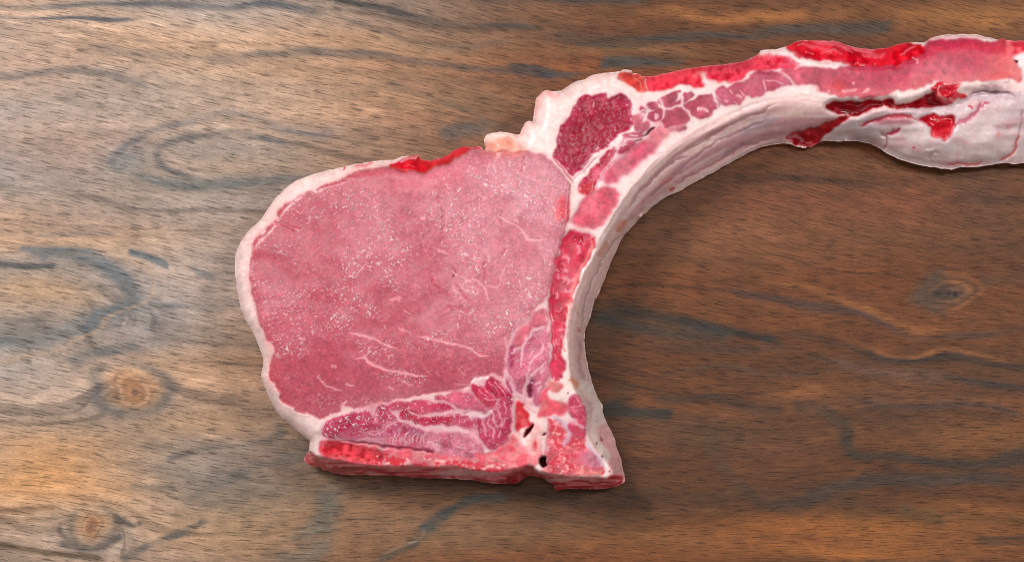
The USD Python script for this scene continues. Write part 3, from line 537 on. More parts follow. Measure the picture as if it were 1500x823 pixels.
region(P("M 990,490 1010,445 1060,430 1110,440 1120,420 1160,390 1290,360 1330,310 1400,272 O 110,488 200,468 280,470 350,500 410,560 422,590 330,600 240,640 150,660 60,690 M 1380,470 1300,480 1260,500 1200,570 1140,582 1080,592 1040,580 1020,530"), (166, 54, 80), 'rib_meat', soft=1.3, bulge=.0004, rough=.35, grain=.06, c2=(180, 76, 98), mott=N8, vary=.05)
for t, w in (("M 1110,440 1140,480", 1.2), ("M 1170,490 1230,510", 2.2), ("M 1430,350 1440,460", 2), ("M 1060,540 1100,560", 2), ("M 1200,450 1260,500", 1.2), ("O 200,540 300,560 370,600", 1.2), ("M 1140,560 1180,580", 1.5)): line(t, w, (224, 158, 164), .75)
for t in ("M 460,470 520,640 500,730", "M 690,480 680,600 740,650 760,720", "M 340,570 360,640 330,740", "M 470,610 560,625 690,600", "M 970,480 1000,560 1010,620", "M 250,640 330,640 400,630", "N 300,290 250,330 120,350 0,440", "G 930,160 870,250 800,340 700,530"):
    line(t, 2.2, (238, 204, 202), .75)
# --- red upper strip of the rib
region(P("M 100,340 120,295 180,285 230,300 270,300 350,325 352,400 370,450 330,460 270,440 180,390"), (212, 66, 62), 'rib_trim', soft=1.0, bulge=-.0005, rough=.3, c2=(224, 104, 96), mott=N4, vary=.07)
region(P("M 345,340 420,318 520,296 680,261 850,236 940,226 910,280 860,290 820,310 860,370 880,402 800,410 680,390 560,430 400,460 360,420"), (204, 28, 52), 'rib_trim', soft=1.4, bulge=-.0006, rough=.28, c2=(212, 56, 72), mott=.7 * N20 + .5 * N2, vary=.05)
region(P("M 920,280 940,226 1080,211 1200,191 1290,166 1360,126 1400,90 O 150,280 230,305 330,325 400,325 460,350 505,402 440,427 350,432 250,440 130,460 60,462 0,480 M 1300,290 1200,350 1100,375 1000,375 930,345 905,310"), (200, 22, 48), 'rib_trim', soft=1.3, bulge=-.0006, rough=.28, c2=(210, 58, 78), mott=.7 * N20 + .5 * N2, vary=.05, grain=.08)
line("O 330,420 420,380 500,405", 4, (204, 84, 108), .6); line("M 340,345 350,400 375,450", 1.3, (234, 176, 172), .8); line("M 150,390 260,450 300,460", 1.4, (240, 190, 184), .8); line("M 780,330 840,300 860,350", 4, (226, 120, 120), .6); line("M 905,250 900,330 960,380 1080,385 1200,360", 2, (232, 150, 152), .5)
line("M 220,330 280,360 300,420", 1.2, (234, 150, 140), .6); line("M 600,330 700,310 760,300", 2, (214, 70, 86), .6)
region(P("O 395,255 430,215 470,192 540,180 700,184 850,190 960,233 1100,258 1230,258 1330,247 R 330,222 400,205 520,202 545,230 600,250 600,300 520,340 430,372 350,420 250,432 120,436 0,436 O 935,430 922,402 800,392 700,386 640,362 500,330 430,290"), (172, 7, 24), 'blood_crust', soft=1.1, bulge=-.0014, bw=2.5, rough=.2, c2=(204, 26, 44), mott=M4, vary=.06, text='glossy dark red strip along the top of the rib')
for t, w, a in [("O 520,215 600,240 720,260 830,290", 3, .6), ("O 620,200 760,215 880,240 980,290", 4, .7), ("O 700,300 820,285 900,330", 2, .5), ("O 980,240 1100,280 1200,290", 4, .75), ("O 900,250 1020,260 1180,320", 2, .6), ("O 480,235 560,200", 2, .7), ("O 1120,320 1250,335 1290,300", 3, .6), ("O 560,280 640,300", 1.5, .5), ("R 380,315 440,260 520,215", 2.2, .75), ("R 0,405 60,410", 1.6, .8), ("R 120,410 145,415", 1.2, .7), ("O 1000,400 1060,380", 1.2, .6), ("O 880,205 800,195 700,195", 2, .7), ("O 1060,300 1150,345 1220,350", 1.6, .6)]:
    line(t, w, (222, 108, 118), a, dh=.0006)
line("O 160,288 300,298 400,308 460,330 520,372 620,395 740,412 860,412 930,425", 5.5, (238, 204, 202), .97, dh=.0008, hw=6, taper=False); line("O 640,380 760,380 880,400", 2, (240, 214, 210), .7)
region(P("""O 350,465 400,435 560,435 750,450 870,440 1060,437 1400,432 R 430,375 520,342 600,300 600,250 640,200 750,185 880,175 1000,155 1100,185 1200,195 1280,178 1340,240 1400,300 1420,380 1440,420 1482,470 1460,540 1400,525 1330,515 1270,530 1180,540 1000,540 880,550 780,555 700,548 600,580 520,610 400,620 320,630 260,670 150,690
O 1100,700 1000,680 880,680 780,660 690,640 640,585 570,575 500,590 440,550 400,500"""), (170, 46, 72), 'rib_meat', soft=1.6, bulge=.0003, rough=.36, grain=.05, c2=(186, 76, 94), mott=N20 + 0.15 * N4, vary=.06, text='broad pink cut face at the end of the rib')
lr = ndi.gaussian_filter(((LABEL == len(PARTS))).astype(float), 1.5)
mixin(lr * 0.75 * np.exp(-((Y - np.interp(X, [1150, 1250, 1300, 1350, 1400, 1500], [140, 142, 140, 128, 118, 118])) / 13) ** 2) * ss(1180, 1230, X), (210, 102, 108)); mixin(lr * 0.65 * ss(1420, 1480, X), (222, 100, 96)); mixin(lr * 0.6 * np.exp(-(((X - 1228) / 12) ** 2 + ((Y - 126) / 9) ** 2)), (200, 30, 46))
mixin(lr * 0.55 * np.exp(-((Y - np.interp(X, [1180, 1300, 1380, 1460], [108, 98, 72, 70])) / 12) ** 2) * ss(1230, 1300, X), (190, 36, 64)); H += lr * .00002 * N8
mixin(lr * 0.04 * (np.abs(N2 + .4 * M4) < .25), (218, 132, 142))
for t, w in (("O 900,650 990,640 1040,620", 2.5), ("O 1080,660 1130,640 1150,610", 2), ("O 750,660 790,630", 2), ("O 640,590 680,640 640,660", 1.5), ("O 1010,560 1000,590", 2), ("R 40,660 70,620", 2), ("R 460,335 520,350 520,390", 1.6), ("O 360,470 440,560 500,620", 2)): line(t, w, (230, 168, 170), .7)
region(P("R 575,205 660,152 740,132 880,122 1060,122 1130,145 1255,183 1180,192 1110,180 1040,152 900,162 760,172 640,197"), (234, 186, 186), 'fat_crest', soft=1.6, bulge=.0004, rough=.4, vary=.04); line("R 1130,170 1200,185 1250,180", 2.2, (244, 220, 218), .8)
region(P("R 1280,175 1300,160 1340,182 1440,182 1520,185 1560,200 1560,290 1440,290 1400,300 1340,280 1310,240"), (206, 44, 62), soft=2, c2=(222, 96, 102), mott=N4)
region(P("R 1400,310 1480,300 1600,320 1640,480 1500,560 1480,470 1440,400"), (226, 206, 208), 'fat_seams', soft=2, vary=.02); line("R 1410,350 1430,375 1445,382", 1.6, (60, 20, 20), .85, dh=-.002)
# --- muscles between eye and backbone
region(P("I 180,300 330,150 480,60 520,100 525,560 J 1140,300 1000,420 850,340 780,200 740,60"), (218, 148, 160), soft=3, amount=.85, vary=.03)
region(P("U 240,400 500,290 900,190 1300,150 J 200,290 440,240 620,140 760,230 820,340 800,640 700,790 560,780 K 500,400 250,410 100,395 U 1300,640 700,570 300,520"), (216, 140, 152), soft=3, amount=.85, vary=.03)
MAUVE = (180, 84, 110)
region(P("I 345,190 400,110 470,80 500,110 510,200 490,240 420,250 370,232"), (198, 94, 110), 'muscle_lobe', soft=1.3, bulge=.0003, rough=.36, grain=.1)
region(P("I 340,230 280,250 220,320 190,390 230,402 290,400 330,350 370,260"), (200, 92, 108), 'muscle_lobe', soft=1.6, bulge=.0003, rough=.36, grain=.1)
region(P("I 165,480 185,412 212,420 218,470 275,440 330,400 330,350 400,290 470,290 515,262 522,330 520,480 510,560 440,605 345,700 J 940,160 905,268 850,262 820,200 800,100 785,20"), MAUVE, 'muscle_lobe', soft=1.3, bulge=.0003, rough=.34, grain=.25, c2=(192, 96, 120), mott=N8, vary=.05)
region(P("I 168,440 190,405 215,432 212,520 185,620 165,560"), (160, 56, 86), soft=1.2, vary=.04)
region(P("J 1000,160 1060,80 1140,25 1152,90 1105,200 1080,280 1040,400 1015,330"), (176, 86, 112), 'muscle_lobe', soft=1.3, bulge=.0003, rough=.34, c2=(190, 104, 124), mott=N8)
region(P("J 950,320 958,165 990,160 997,250 985,316"), (112, 28, 54), soft=1.0, bulge=-.001); region(P("J 763,130 790,160 818,262 800,272 770,190"), (160, 50, 80), 'muscle_lobe', soft=1.0)
for t, w, a in [("I 510,235 440,262 380,270 330,350 280,440 270,600", 2.2, .85), ("I 460,370 480,420 470,460 400,520 330,640 310,760", 1.8, .75), ("I 500,570 430,620 350,700 300,800", 2.4, .85), ("I 480,610 440,680", 1.2, .7), ("I 370,430 380,480 330,560", 1.2, .5), ("I 215,430 215,470 180,480", 2, .7), ("J 945,160 930,230 915,290", 2.2, .9), ("J 1020,195 1090,190", 1.4, .8), ("J 1085,210 1060,240 1060,280", 2, .7), ("J 1140,40 1070,110", 1.3, .6), ("J 800,130 825,230 850,280 910,310 990,350", 3, .75), ("J 740,60 760,130 750,190 800,290", 2.4, .7), ("I 100,330 140,420 130,560", 2.5, .5), ("I 140,660 180,780", 2, .7)]:
    line(t, w, (228, 172, 180), a)
line("J 985,175 990,190", 1.6, (238, 214, 220), .9, smooth=0)
# --- lower muscles
region(P("J 450,220 480,222 560,240 582,190 620,150 700,200 750,230 802,312 740,330 660,342 650,380 580,402 520,332 460,280"), (172, 34, 66), 'muscle_lobe', soft=1.1, bulge=.0006, rough=.32, grain=.15, vary=.07)
for t in ("J 590,190 640,230 700,310", "J 640,180 700,240 760,310", "J 560,250 620,300 660,330", "J 500,240 560,300 600,340", "J 680,190 740,230 770,290"): line(t, 1.3, (206, 104, 126), .8, dh=.0004)
line("J 590,130 650,125 720,170 750,220", 2.4, (220, 138, 146), .8, dh=.0004); line("J 540,330 650,345 730,335", 1.6, (220, 150, 156), .7)
region(P("J 110,320 150,295 200,312 270,275 360,275 440,310 572,427 500,442 400,430 300,410 180,352"), (178, 44, 76), 'muscle_lobe', soft=1.2, bulge=.0005, rough=.34, grain=.3, c2=(194, 84, 108), mott=M8 - (Y - 585) / 9)
region(P("U 890,205 950,185 1100,168 1200,165 1300,190 1410,230 1452,265 1400,290 1250,280 1130,275 1030,247 900,232"), (186, 66, 92), 'muscle_lobe', soft=1.2, bulge=.0005, rough=.34, grain=.5, c2=(180, 46, 78), mott=(X - 640) / 18)
region(P("U 1000,270 1070,255 1150,290 1280,312 1445,312 1442,372 1250,387 1150,362 1030,332 985,300"), (170, 30, 62), 'muscle_lobe', soft=1.2, bulge=.0004, rough=.3, grain=.8)
region(P("J 290,500 360,470 420,490 505,507 522,592 440,602 330,572 262,560"), (182, 60, 88), 'muscle_lobe', soft=1.3, bulge=.0003, rough=.34, grain=.4, c2=(198, 104, 122), mott=N4)
region(P("U 272,440 280,390 340,350 430,320 560,290 640,268 720,310 748,372 762,240 830,213 890,240 942,320 860,350 780,410 690,442 620,430 560,402 440,470 380,497 300,472"), (164, 40, 72), 'muscle_lobe', soft=1.2, bulge=.0005, rough=.28, grain=1.0, c2=(178, 62, 90), mott=N8)
line("U 745,290 748,370 700,340", 1.3, (206, 120, 134), .7); line("U 760,260 750,330 770,380", 2, (222, 150, 158), .6)
region(P("U 430,490 500,440 570,425 640,460 730,470 820,420 880,380 960,350 1050,380 1150,410 1192,450 1000,490 850,512 700,512 640,515"), (176, 80, 108), 'muscle_lobe', soft=1.4, bulge=.0003, rough=.34, grain=.3, c2=(160, 52, 80), mott=N4 - .4)
region(P("U 1190,460 1250,442 1310,462 1480,452 K 60,186 190,206 330,215 430,250 490,290 530,340 546,390 480,420 440,432 350,420 250,402 150,386 40,375 U 1420,642 1300,640 1225,620 1180,540"), (176, 78, 104), 'muscle_lobe', soft=1.3, bulge=.0004, rough=.34, grain=.35, c2=(188, 104, 124), mott=N8)
region(P("U 840,525 1000,482 1100,455 1180,478 1205,560 1185,612 1050,590 900,570 800,560"), (196, 112, 128), soft=2.5, c2=(176, 70, 94), mott=N2 + .4 * N1, vary=.05)
for k in range(15):
    x0 = 880 + k * 22 + 6 * math.sin(k * 2.3); line(f"U {x0},{560 + 10 * math.sin(k)} {x0 + 12 * math.sin(k * 1.7)},{520 - 15 * (k % 3)} {x0 + 18},{495 - 20 * (k % 4)}", 0.9, (224, 166, 172), .7, dh=.0004, smooth=1)
line("U 430,522 560,542 700,560 850,580 1000,600 1150,615 1290,640", 1.8, (120, 22, 46), .85, dh=-.0012); line("U 850,572 1000,590 1150,605 1280,630", 2.4, (150, 44, 68), .7)
line("U 640,440 730,475 830,425 900,370 980,340", 1.4, (220, 150, 160), .8); line("U 560,520 700,512 860,512", 1.6, (216, 146, 156), .7)
line("K 250,300 330,345 420,380 530,378", 1.4, (216, 158, 166), .7); line("K 10,290 80,290 130,330 140,370 K 90,300 130,380", 2.2, (214, 156, 164), .75); line("K 30,350 70,370 100,390", 2.4, (130, 26, 50), .7)
line("K 430,245 480,290 520,340", 1.3, (216, 158, 166), .6)
region(P("J 512,510 592,502 602,432 690,400 722,342 802,330 806,450 800,620 770,640 762,720 700,772 620,782 570,752 530,682 510,600"), (178, 66, 94), 'muscle_lobe', soft=1.2, bulge=.0004, rough=.34, grain=.3, c2=(166, 44, 74), mott=M8 + (Y - 610) / -40)
for t in ("J 520,510 570,600 575,680", "J 590,510 600,580 650,630 640,710", "J 610,440 640,490 660,570 700,600", "J 640,410 700,470 690,520", "J 745,500 740,560 715,600", "J 700,510 720,540 715,590", "J 740,360 760,420 755,480", "J 700,620 690,690"): line(t, 1.4, (220, 150, 160), .8, dh=.0003)
line("J 0,335 90,345 180,360 270,410 290,440", 2, (226, 164, 170), .85); line("J 0,495 150,480 270,455 400,480", 3, (230, 176, 180), .9); line("J 400,475 480,490 590,460 640,430", 4.5, (228, 190, 196), .9, dh=.0003); line("J 280,460 280,520", 1.6, (222, 160, 166), .8); line("J 0,605 60,590 200,605 340,615 420,640", 3.5, (228, 178, 182), .9, dh=.0003)
line("J 430,600 480,630 510,690 525,740", 1.6, (216, 150, 160), .7); line("U 890,240 940,290 1000,340 1100,380 1200,410 1300,400", 2.8, (228, 174, 178), .9); line("U 1040,250 1130,290 1280,300 1440,300", 2, (224, 162, 168), .85); line("X 1310,490 1360,470 1470,450", 3, (240, 208, 208), .6)
# --- feather bone and the spine
BONE = P("U 245,545 330,522 440,534 560,553 700,578 880,603 1050,613 1200,638 1350,648 1480,660 K 150,397 250,412 350,427 450,437 500,397 560,392 640,372 720,340 770,280 820,215 870,200 960,260 1000,300 1080,380 1060,450 1020,520 900,540 770,556 640,580 450,560 300,535 0,535 D 1050,580 900,600 740,592 500,557 360,530 260,505 U 240,620")
bone = region(BONE, (226, 128, 134), 'feather_bone', soft=1.4, rough=.45, sponge=.5, c2=(208, 84, 98), mott=N4 + .5 * N2, vary=.06)
region(P("U 258,610 288,560 360,543 500,560 620,587 720,615 820,650 760,735 600,728 480,705 350,692 280,682"), (194, 22, 38), 'marrow', soft=1.5, bulge=-.0008, rough=.36, sponge=1.0, c2=(212, 58, 70), mott=N2 + (X - 510) / 32, parent='feather_bone', vary=.08)
mb = raster(P("U 740,640 880,660 1000,690 1200,692 1350,702 1480,712 K 150,450 300,465 450,470 600,470 760,480 760,540 640,565 450,545 300,520 0,510 U 1350,772 1250,776 1100,752 950,757 760,738"))
mixin(ndi.gaussian_filter((mb & (N2 + .6 * N1 > -0.1)).astype(float), .7) * np.interp(X, [540, 600, 700, 760], [.9, .85, .7, .4]), (200, 40, 54)); H -= .00022 * ndi.gaussian_filter((mb & (N2 + .6 * N1 > -0.1)).astype(float), .8)
mixin(ndi.gaussian_filter((mb & (M2 > 1.0)).astype(float), .6) * .8, (240, 178, 172))
region(P("K 815,215 940,150 1000,128 1060,140 1100,250 1060,380 1000,420 930,360 860,260"), (240, 190, 186), soft=2.5, c2=(236, 164, 164), mott=N8, sponge=.2); mixin(.8 * np.exp(-(((X - 784) / 3.2) ** 2 + ((Y - 651) / 8) ** 2)), (214, 36, 46)); mixin(.7 * np.exp(-(((X - 749) / 4) ** 2 + ((Y - 657) / 3) ** 2)), (206, 60, 76))
region(P("J 1075,310 1130,230 1250,175 1275,220 1200,285 1165,255 1150,330 1300,380 1325,440 1250,482 1200,470 1130,502 1055,490"), (222, 112, 118), 'rib_head', soft=1.6, sponge=.5, c2=(206, 78, 92), mott=N4, rough=.38)
region(P("J 1140,180 1250,175 1255,220 1195,280"), (216, 120, 118), soft=2); line("J 1150,250 1180,300 1250,320", 2.6, (240, 206, 204), .85)
CHINE = P("L 300,255 330,248 380,262 430,320 470,300 520,322 552,372 562,440 620,480 660,540 700,600 690,645 560,652 450,650 310,645 250,628 290,580 280,480 290,380")
region(CHINE, (206, 92, 104), 'chine_bone', soft=1.6, rough=.42, sponge=1.0, c2=(222, 122, 128), mott=N2 + .5 * N4, vary=.08)
mixin(ndi.gaussian_filter((raster(CHINE) & (N2 + .5 * M1 > .55)).astype(float), .7) * .75, (180, 34, 52)); mixin(ndi.gaussian_filter((raster(CHINE) & (M2 > 1.15)).astype(float), .6) * .7, (238, 170, 168))
region(P("L 520,470 580,470 630,500 670,580 640,610 570,600 510,560"), (186, 118, 138), soft=3.5, amount=.75, c2=(196, 96, 116), mott=N4); line("L 560,420 620,480 670,560 700,600", 3.5, (206, 178, 194), .8)
line("L 300,300 296,400 285,500", 2.5, (206, 138, 152), .6); line("L 340,235 400,280 440,330 450,370 410,440", 4.5, (200, 164, 182), .8); line("L 440,370 480,350 510,390", 3, (206, 168, 180), .7); line("L 310,268 330,262", 3, (200, 44, 60), .7); line("L 470,640 540,630 620,640 690,640", 4, (226, 130, 118), .6)
region(P("L 450,110 490,90 540,110 560,150 581,210 577,300 552,330 500,280 460,230 445,180"), (188, 60, 88), 'muscle_lobe', soft=1.3, bulge=.0006, rough=.34, grain=.15, c2=(202, 90, 110), mott=N4); line("L 455,180 510,170 560,160", 1.6, (220, 140, 150), .7)
region(P("L 450,300 480,290 550,340 547,387 500,380 470,340"), (180, 56, 82), 'muscle_lobe', soft=1.3, bulge=.0003, rough=.36); line("L 465,250 520,290 560,320", 2.2, (226, 180, 186), .7); line("L 500,280 470,290 440,260", 2, (220, 150, 160), .7)
region(P("J 850,420 890,355 930,430 975,480 960,530 1000,560 920,590 850,622 828,560"), (214, 82, 90), 'marrow', soft=1.4, bulge=-.0006, sponge=.9, c2=(196, 26, 40), mott=N4 + .3, rough=.34, parent='feather_bone')
line("J 820,360 820,480 815,640", 2.2, (232, 176, 178), .85, dh=.0004); line("J 900,350 950,420 1040,470", 2, (216, 150, 156), .7); line("J 790,340 820,350", 2.4, (238, 196, 190), .9)
# sides of the spine: the falling outer flank
flank = raster(P("= 842,556 872,560 884,594 904,640 913,680 918,706 905,704 892,690 876,656 864,636 868,600 850,570"), 1, .5)
region(None, (250, 220, 214), mask=flank, soft=2, vary=.03); mixin(ndi.gaussian_filter(flank.astype(float), 2) * .4 * ss(.1, 1.2, N8 + (X - 885) / 16), (220, 112, 118))
for x, y, r in ((881.5, 644, 1.5), (874, 649, 1.3), (882, 668, 1.3), (832, 575.5, 1.2), (893, 690, 1.4), (880, 641, 1.2)): mixin(.9 * np.exp(-(np.hypot(X - x, (Y - y) * .8) / r) ** 2), (96, 30, 36))
# --- sawn lower side of the bones
side = wall & (d_low < 60) & (Y > 655) & (X < 912) & (Y > np.interp(X, [440, 470, 600, 700, 780, 800, 870, 905, 918], [650, 668, 680, 684, 682, 690, 698, 694, 700]))
fib = ndi.gaussian_filter(np.random.default_rng(77).standard_normal(SH), (1.0, 11)); fib /= fib.std(); fib2 = ndi.gaussian_filter(np.random.default_rng(78).standard_normal(SH), (2.0, 16)); fib2 /= fib2.std()
region(None, (240, 128, 134), 'sawn_side', mask=side, soft=1.2, rough=.3, vary=.05, text='ragged sawn side under the bones')
sf = ndi.gaussian_filter(side.astype(float), 1.0)
mixin(sf * .85 * ss(.0, .9, fib + .3 * N4), (186, 24, 42)); mixin(sf * .7 * ss(.5, 1.3, -fib2 + .3 * fib), (244, 196, 194)); mixin(sf * .6 * ss(1.0, 1.8, fib2), (120, 10, 24)); H += sf * (0.00022 * fib + .00012 * N2) * ss(0, 3, d_in)
mixin(sf * .8 * ss(6, 2, d_low) * ss(-.3, .8, N8), (160, 14, 28))
region(P("D 100,520 115,460 180,490 250,540 280,600 180,580"), (206, 70, 84), soft=1.5, c2=(222, 120, 124), mott=N4); line("D 330,590 410,600", 2.2, (180, 16, 30), .8)
region(P("L 0,700 20,640 90,620 150,600 190,610 235,640 240,668 180,650 130,668 90,704 40,712"), (150, 14, 24), soft=1.2, amount=.85, bulge=-.0006, c2=(206, 90, 96), mott=N4 - .3)
line("L 440,685 560,690 620,705 780,690", 1.6, (176, 20, 36), .85); line("L 350,742 400,740 440,738", 2.4, (186, 16, 28), .9)
# --- holes
for t, dep, nm in (("K 1060,450 1080,428 1115,430 1112,470 1132,500 1095,522 1066,485", .006, 'nerve_canal'), ("J 922,690 945,615 1012,562 1002,592 972,640", .003, None), ("J 1088,662 1115,640 1112,666", .0015, None), ("L 190,610 195,590 200,612", .0015, None)):
    m = raster(P(t), 1, .4) & inside
    mixin(ndi.gaussian_filter(m.astype(float), .8), (104, 14, 20)); H -= dep * ndi.gaussian_filter(m.astype(float), 1.0)
    if nm: LABEL[m] = part(nm, 'chine_bone')
# --- membrane inside the rib
mem = wall & ~side & ~flank
mid = LABEL.copy()
memf = ndi.gaussian_filter(mem.astype(float), 1.3)
low_d = dense(SIL[k0:k1 + 1], 1.0, False); along = cKDTree(low_d).query(pts)[1].reshape(SH).astype(float)
lo = np.random.default_rng(91).standard_normal((160, 60)); lo = ndi.zoom(ndi.gaussian_filter(lo, (1.2, .6)), (1, 1)); lo /= lo.std()
def streaks(seed, ns, na):
    g = np.random.default_rng(seed).standard_normal((ns, na)); g = ndi.gaussian_filter(g, .7); g /= g.std()
    return ndi.map_coordinates(g, [np.clip(S_WALL * (ns - 1), 0, ns - 1), np.clip(along / 1500 * (na - 1), 0, na - 1)], order=1)
s1, s2 = (ndi.gaussian_filter(q_, 1.6) for q_ in (streaks(92, 16, 26), streaks(93, 42, 40)))
LABEL[mem] = part('rib_membrane', None, 'smooth greyish white membrane inside the rib')
mixin(memf, (244, 203, 199))
upper = ss(0.10, 0.30, S_WALL) * ss(900, 960, X)
mixin(memf * upper * np.clip(.42 + .35 * s1 + .25 * s2, 0, .8) * ss(1.0, .75, S_WALL), (200, 146, 154))
mixin(memf * .5 * ss(.2, 1.4, s2), (214, 152, 154)); mixin(memf * .35 * ss(.4, 1.6, -s2 + .3 * N8), (232, 214, 210))
H += memf * ss(0, 5, d_in) * (0.0003 * s1 + 0.00018 * s2) * ss(1170, 1120, X)
ROUGH[mem] = .33
for t, w, c, a, dh in [("N 220,823 420,620 560,500 700,420 830,350 1000,240 1200,140 1360,80 1496,0", 2.2, (186, 146, 148), .55, -.0012), ("N 830,340 900,290 1040,240", 3, (186, 120, 130), .6, -.0008), ("N 440,720 620,600 820,440 1000,330 1200,240 1400,160", 1.8, (176, 128, 138), .6, -.0010), ("N 560,740 760,640 960,530 1160,410 1300,370 1480,320", 2.0, (196, 130, 134), .7, -.0010),
                    ("N 300,760 520,560 700,480", 1.4, (176, 124, 136), .6, -.0006), ("N 430,760 480,700 520,680", 4, (220, 150, 142), .7, 0), ("N 500,815 545,795", 2.6, (204, 92, 92), .8, 0), ("N 980,500 1100,420 1250,350", 3, (172, 146, 160), .6, 0), ("N 1150,300 1300,200 1480,150", 7, (184, 164, 178), .6, 0), ("H 1230,20 1180,70 1150,120", 5, (222, 134, 116), .75, 0), ("H 1060,200 1000,300 980,350", 4.5, (220, 150, 132), .7, 0),
                    ("G 1150,700 1090,760 1000,823", 3, (196, 140, 142), .5, -.0006), ("G 1000,720 1080,600 1300,380 1490,240", 1.8, (184, 140, 146), .6, -.0008), ("G 1180,640 1400,440 1496,380", 1.6, (190, 140, 146), .6, -.0008), ("G 1330,480 1380,450", 2.5, (212, 130, 130), .7, 0), ("G 1400,555 1425,540", 1.6, (206, 80, 86), .8, 0),
                    ("H 1240,100 1100,240 1000,400 930,540 870,720 845,823 I 830,160 815,300", 1.6, (190, 162, 160), .7, -.0016), ("H 1150,0 1000,250 900,400 830,520 780,640", 2.4, (238, 214, 208), .6, .0006), ("I 790,240 805,290", 2, (216, 120, 118), .6, -.0004), ("I 800,360 810,460 800,560 820,640 860,740", 2.2, (200, 140, 144), .6, -.0008), ("I 650,455 690,462", 1.8, (214, 120, 104), .8, -.0004), ("I 700,712 750,725 790,780", 3.5, (226, 140, 116), .75, 0), ("I 760,60 800,130", 2, (222, 160, 148), .6, 0),
                    ("I 720,20 700,150 680,280 650,420", 2.4, (240, 206, 194), .7, .0006), ("J 1290,130 1330,220 1440,280", 4, (240, 208, 198), .7, 0), ("J 1330,150 1380,180 1420,240", 3.5, (232, 150, 122), .6, 0), ("J 1420,60 1470,160", 3, (206, 184, 180), .6, -.0006)]:
    line(t, w, c, a, dh=dh, hw=w * 1.4)
# --- the folded flap at the rib's end
flap = mem & (X > 1195) & (Y > np.interp(X, [1195, 1250, 1320, 1400, 1440, 1500], [200, 175, 158, 150, 130, 136]))
ff = ndi.gaussian_filter(flap.astype(float), 1.5)
LABEL[flap] = part('membrane_flap', None, 'pale rounded flap of membrane hanging at the end of the rib')
mixin(ff, (214, 190, 190)); mixin(ff * .5 * ss(-.3, 1.4, N20 + (205 - Y) / 40), (190, 160, 170)); mixin(ff * .5 * ss(232, 250, Y + 3 * N8), (222, 166, 168)); mixin(ff * .3 * ss(0, 1.5, -N20), (206, 190, 196))
ROUGH = np.where(flap, .30, ROUGH)
wr = ndi.gaussian_filter(np.random.default_rng(61).standard_normal(SH), (3, 9)); wr /= wr.std()
H += ff * (0.00012 * wr + 0.00010 * N8 + 0.0003 * N20) * ss(0, 10, d_low)
mixin(ff * .35 * ss(.3, 1.6, M8 + .5 * wr), (206, 140, 146)); mixin(ff * .30 * ss(.4, 1.6, -M8 + .4 * N20), (214, 200, 198)); mixin(ff * .25 * ss(.8, 1.8, N4), (212, 150, 152))
bul = np.exp(-(((X - 1395) / 85) ** 2 + ((Y - 212) / 30) ** 2) ** 1.3); H += ff * bul * .0025 * ss(0, 12, d_low)
line('S 560,190 720,185 860,150 960,105 1060,62 1200,52 1330,70', 11, None, dh=-.0055, hw=12)
for t, w, c, a, dh in [("S 0,340 120,300 280,255 420,252 520,275", 2.6, (176, 36, 52), .8, -.0012), ("S 120,320 300,290 480,300", 6, (190, 96, 112), .5, 0), ("S 240,435 300,395 370,370", 2.2, (176, 36, 62), .8, -.0010), ("S 180,405 235,450 235,570", 1.6, (196, 150, 154), .7, -.0012), ("S 870,325 960,280 1040,230 1110,160 1170,125", 3.6, (170, 66, 90), .75, -.0012), ("S 980,170 1030,172", 2.2, (188, 40, 56), .85, 0),
                    ("S 800,690 900,680 1000,690 1090,670 1110,645", 2.0, (214, 92, 92), .75, -.0006), ("S 1260,660 1340,615 1390,590 1420,510 1450,420", 2.2, (208, 96, 92), .8, -.0010), ("S 1450,440 1470,300 1480,200", 1.2, (176, 140, 140), .5, -.0010), ("S 1235,420 1290,420", 5, (216, 150, 148), .7, 0), ("S 1330,365 1385,360", 3, (196, 130, 140), .6, 0), ("S 480,540 515,545", 1.6, (190, 60, 66), .8, 0), ("S 630,650 640,600 720,580", 2.0, (204, 176, 174), .6, -.0008), ("S 900,710 1000,708 1100,705", 1.6, (238, 214, 208), .7, 0), ("S 610,560 680,575", 2, (226, 208, 206), .7, .0004), ("S 1330,660 1370,640", 2, (240, 200, 190), .7, .0006),
                    ("S 1000,60 1100,20 1200,35 1320,35 1400,70", 1.6, (140, 108, 114), .7, -.0018), ("S 1370,140 1440,160", 3, (192, 164, 172), .5, 0)]:
    line(t, w, c, a, dh=dh, hw=w * 1.3)
region(P("S 540,280 600,250 660,235 720,255 800,240 850,260 865,300 850,370 800,450 760,468 700,450 655,420 640,350"), (176, 12, 26), 'blood_spot', soft=1.2, bulge=-.002, bw=3, rough=.24, c2=(206, 40, 54), mott=N4 + (Y - 190) / 10, text='red cut hole in the flap'); line("S 660,390 700,440 760,462 820,410 855,320", 2.0, (216, 100, 104), .75, dh=.0012)
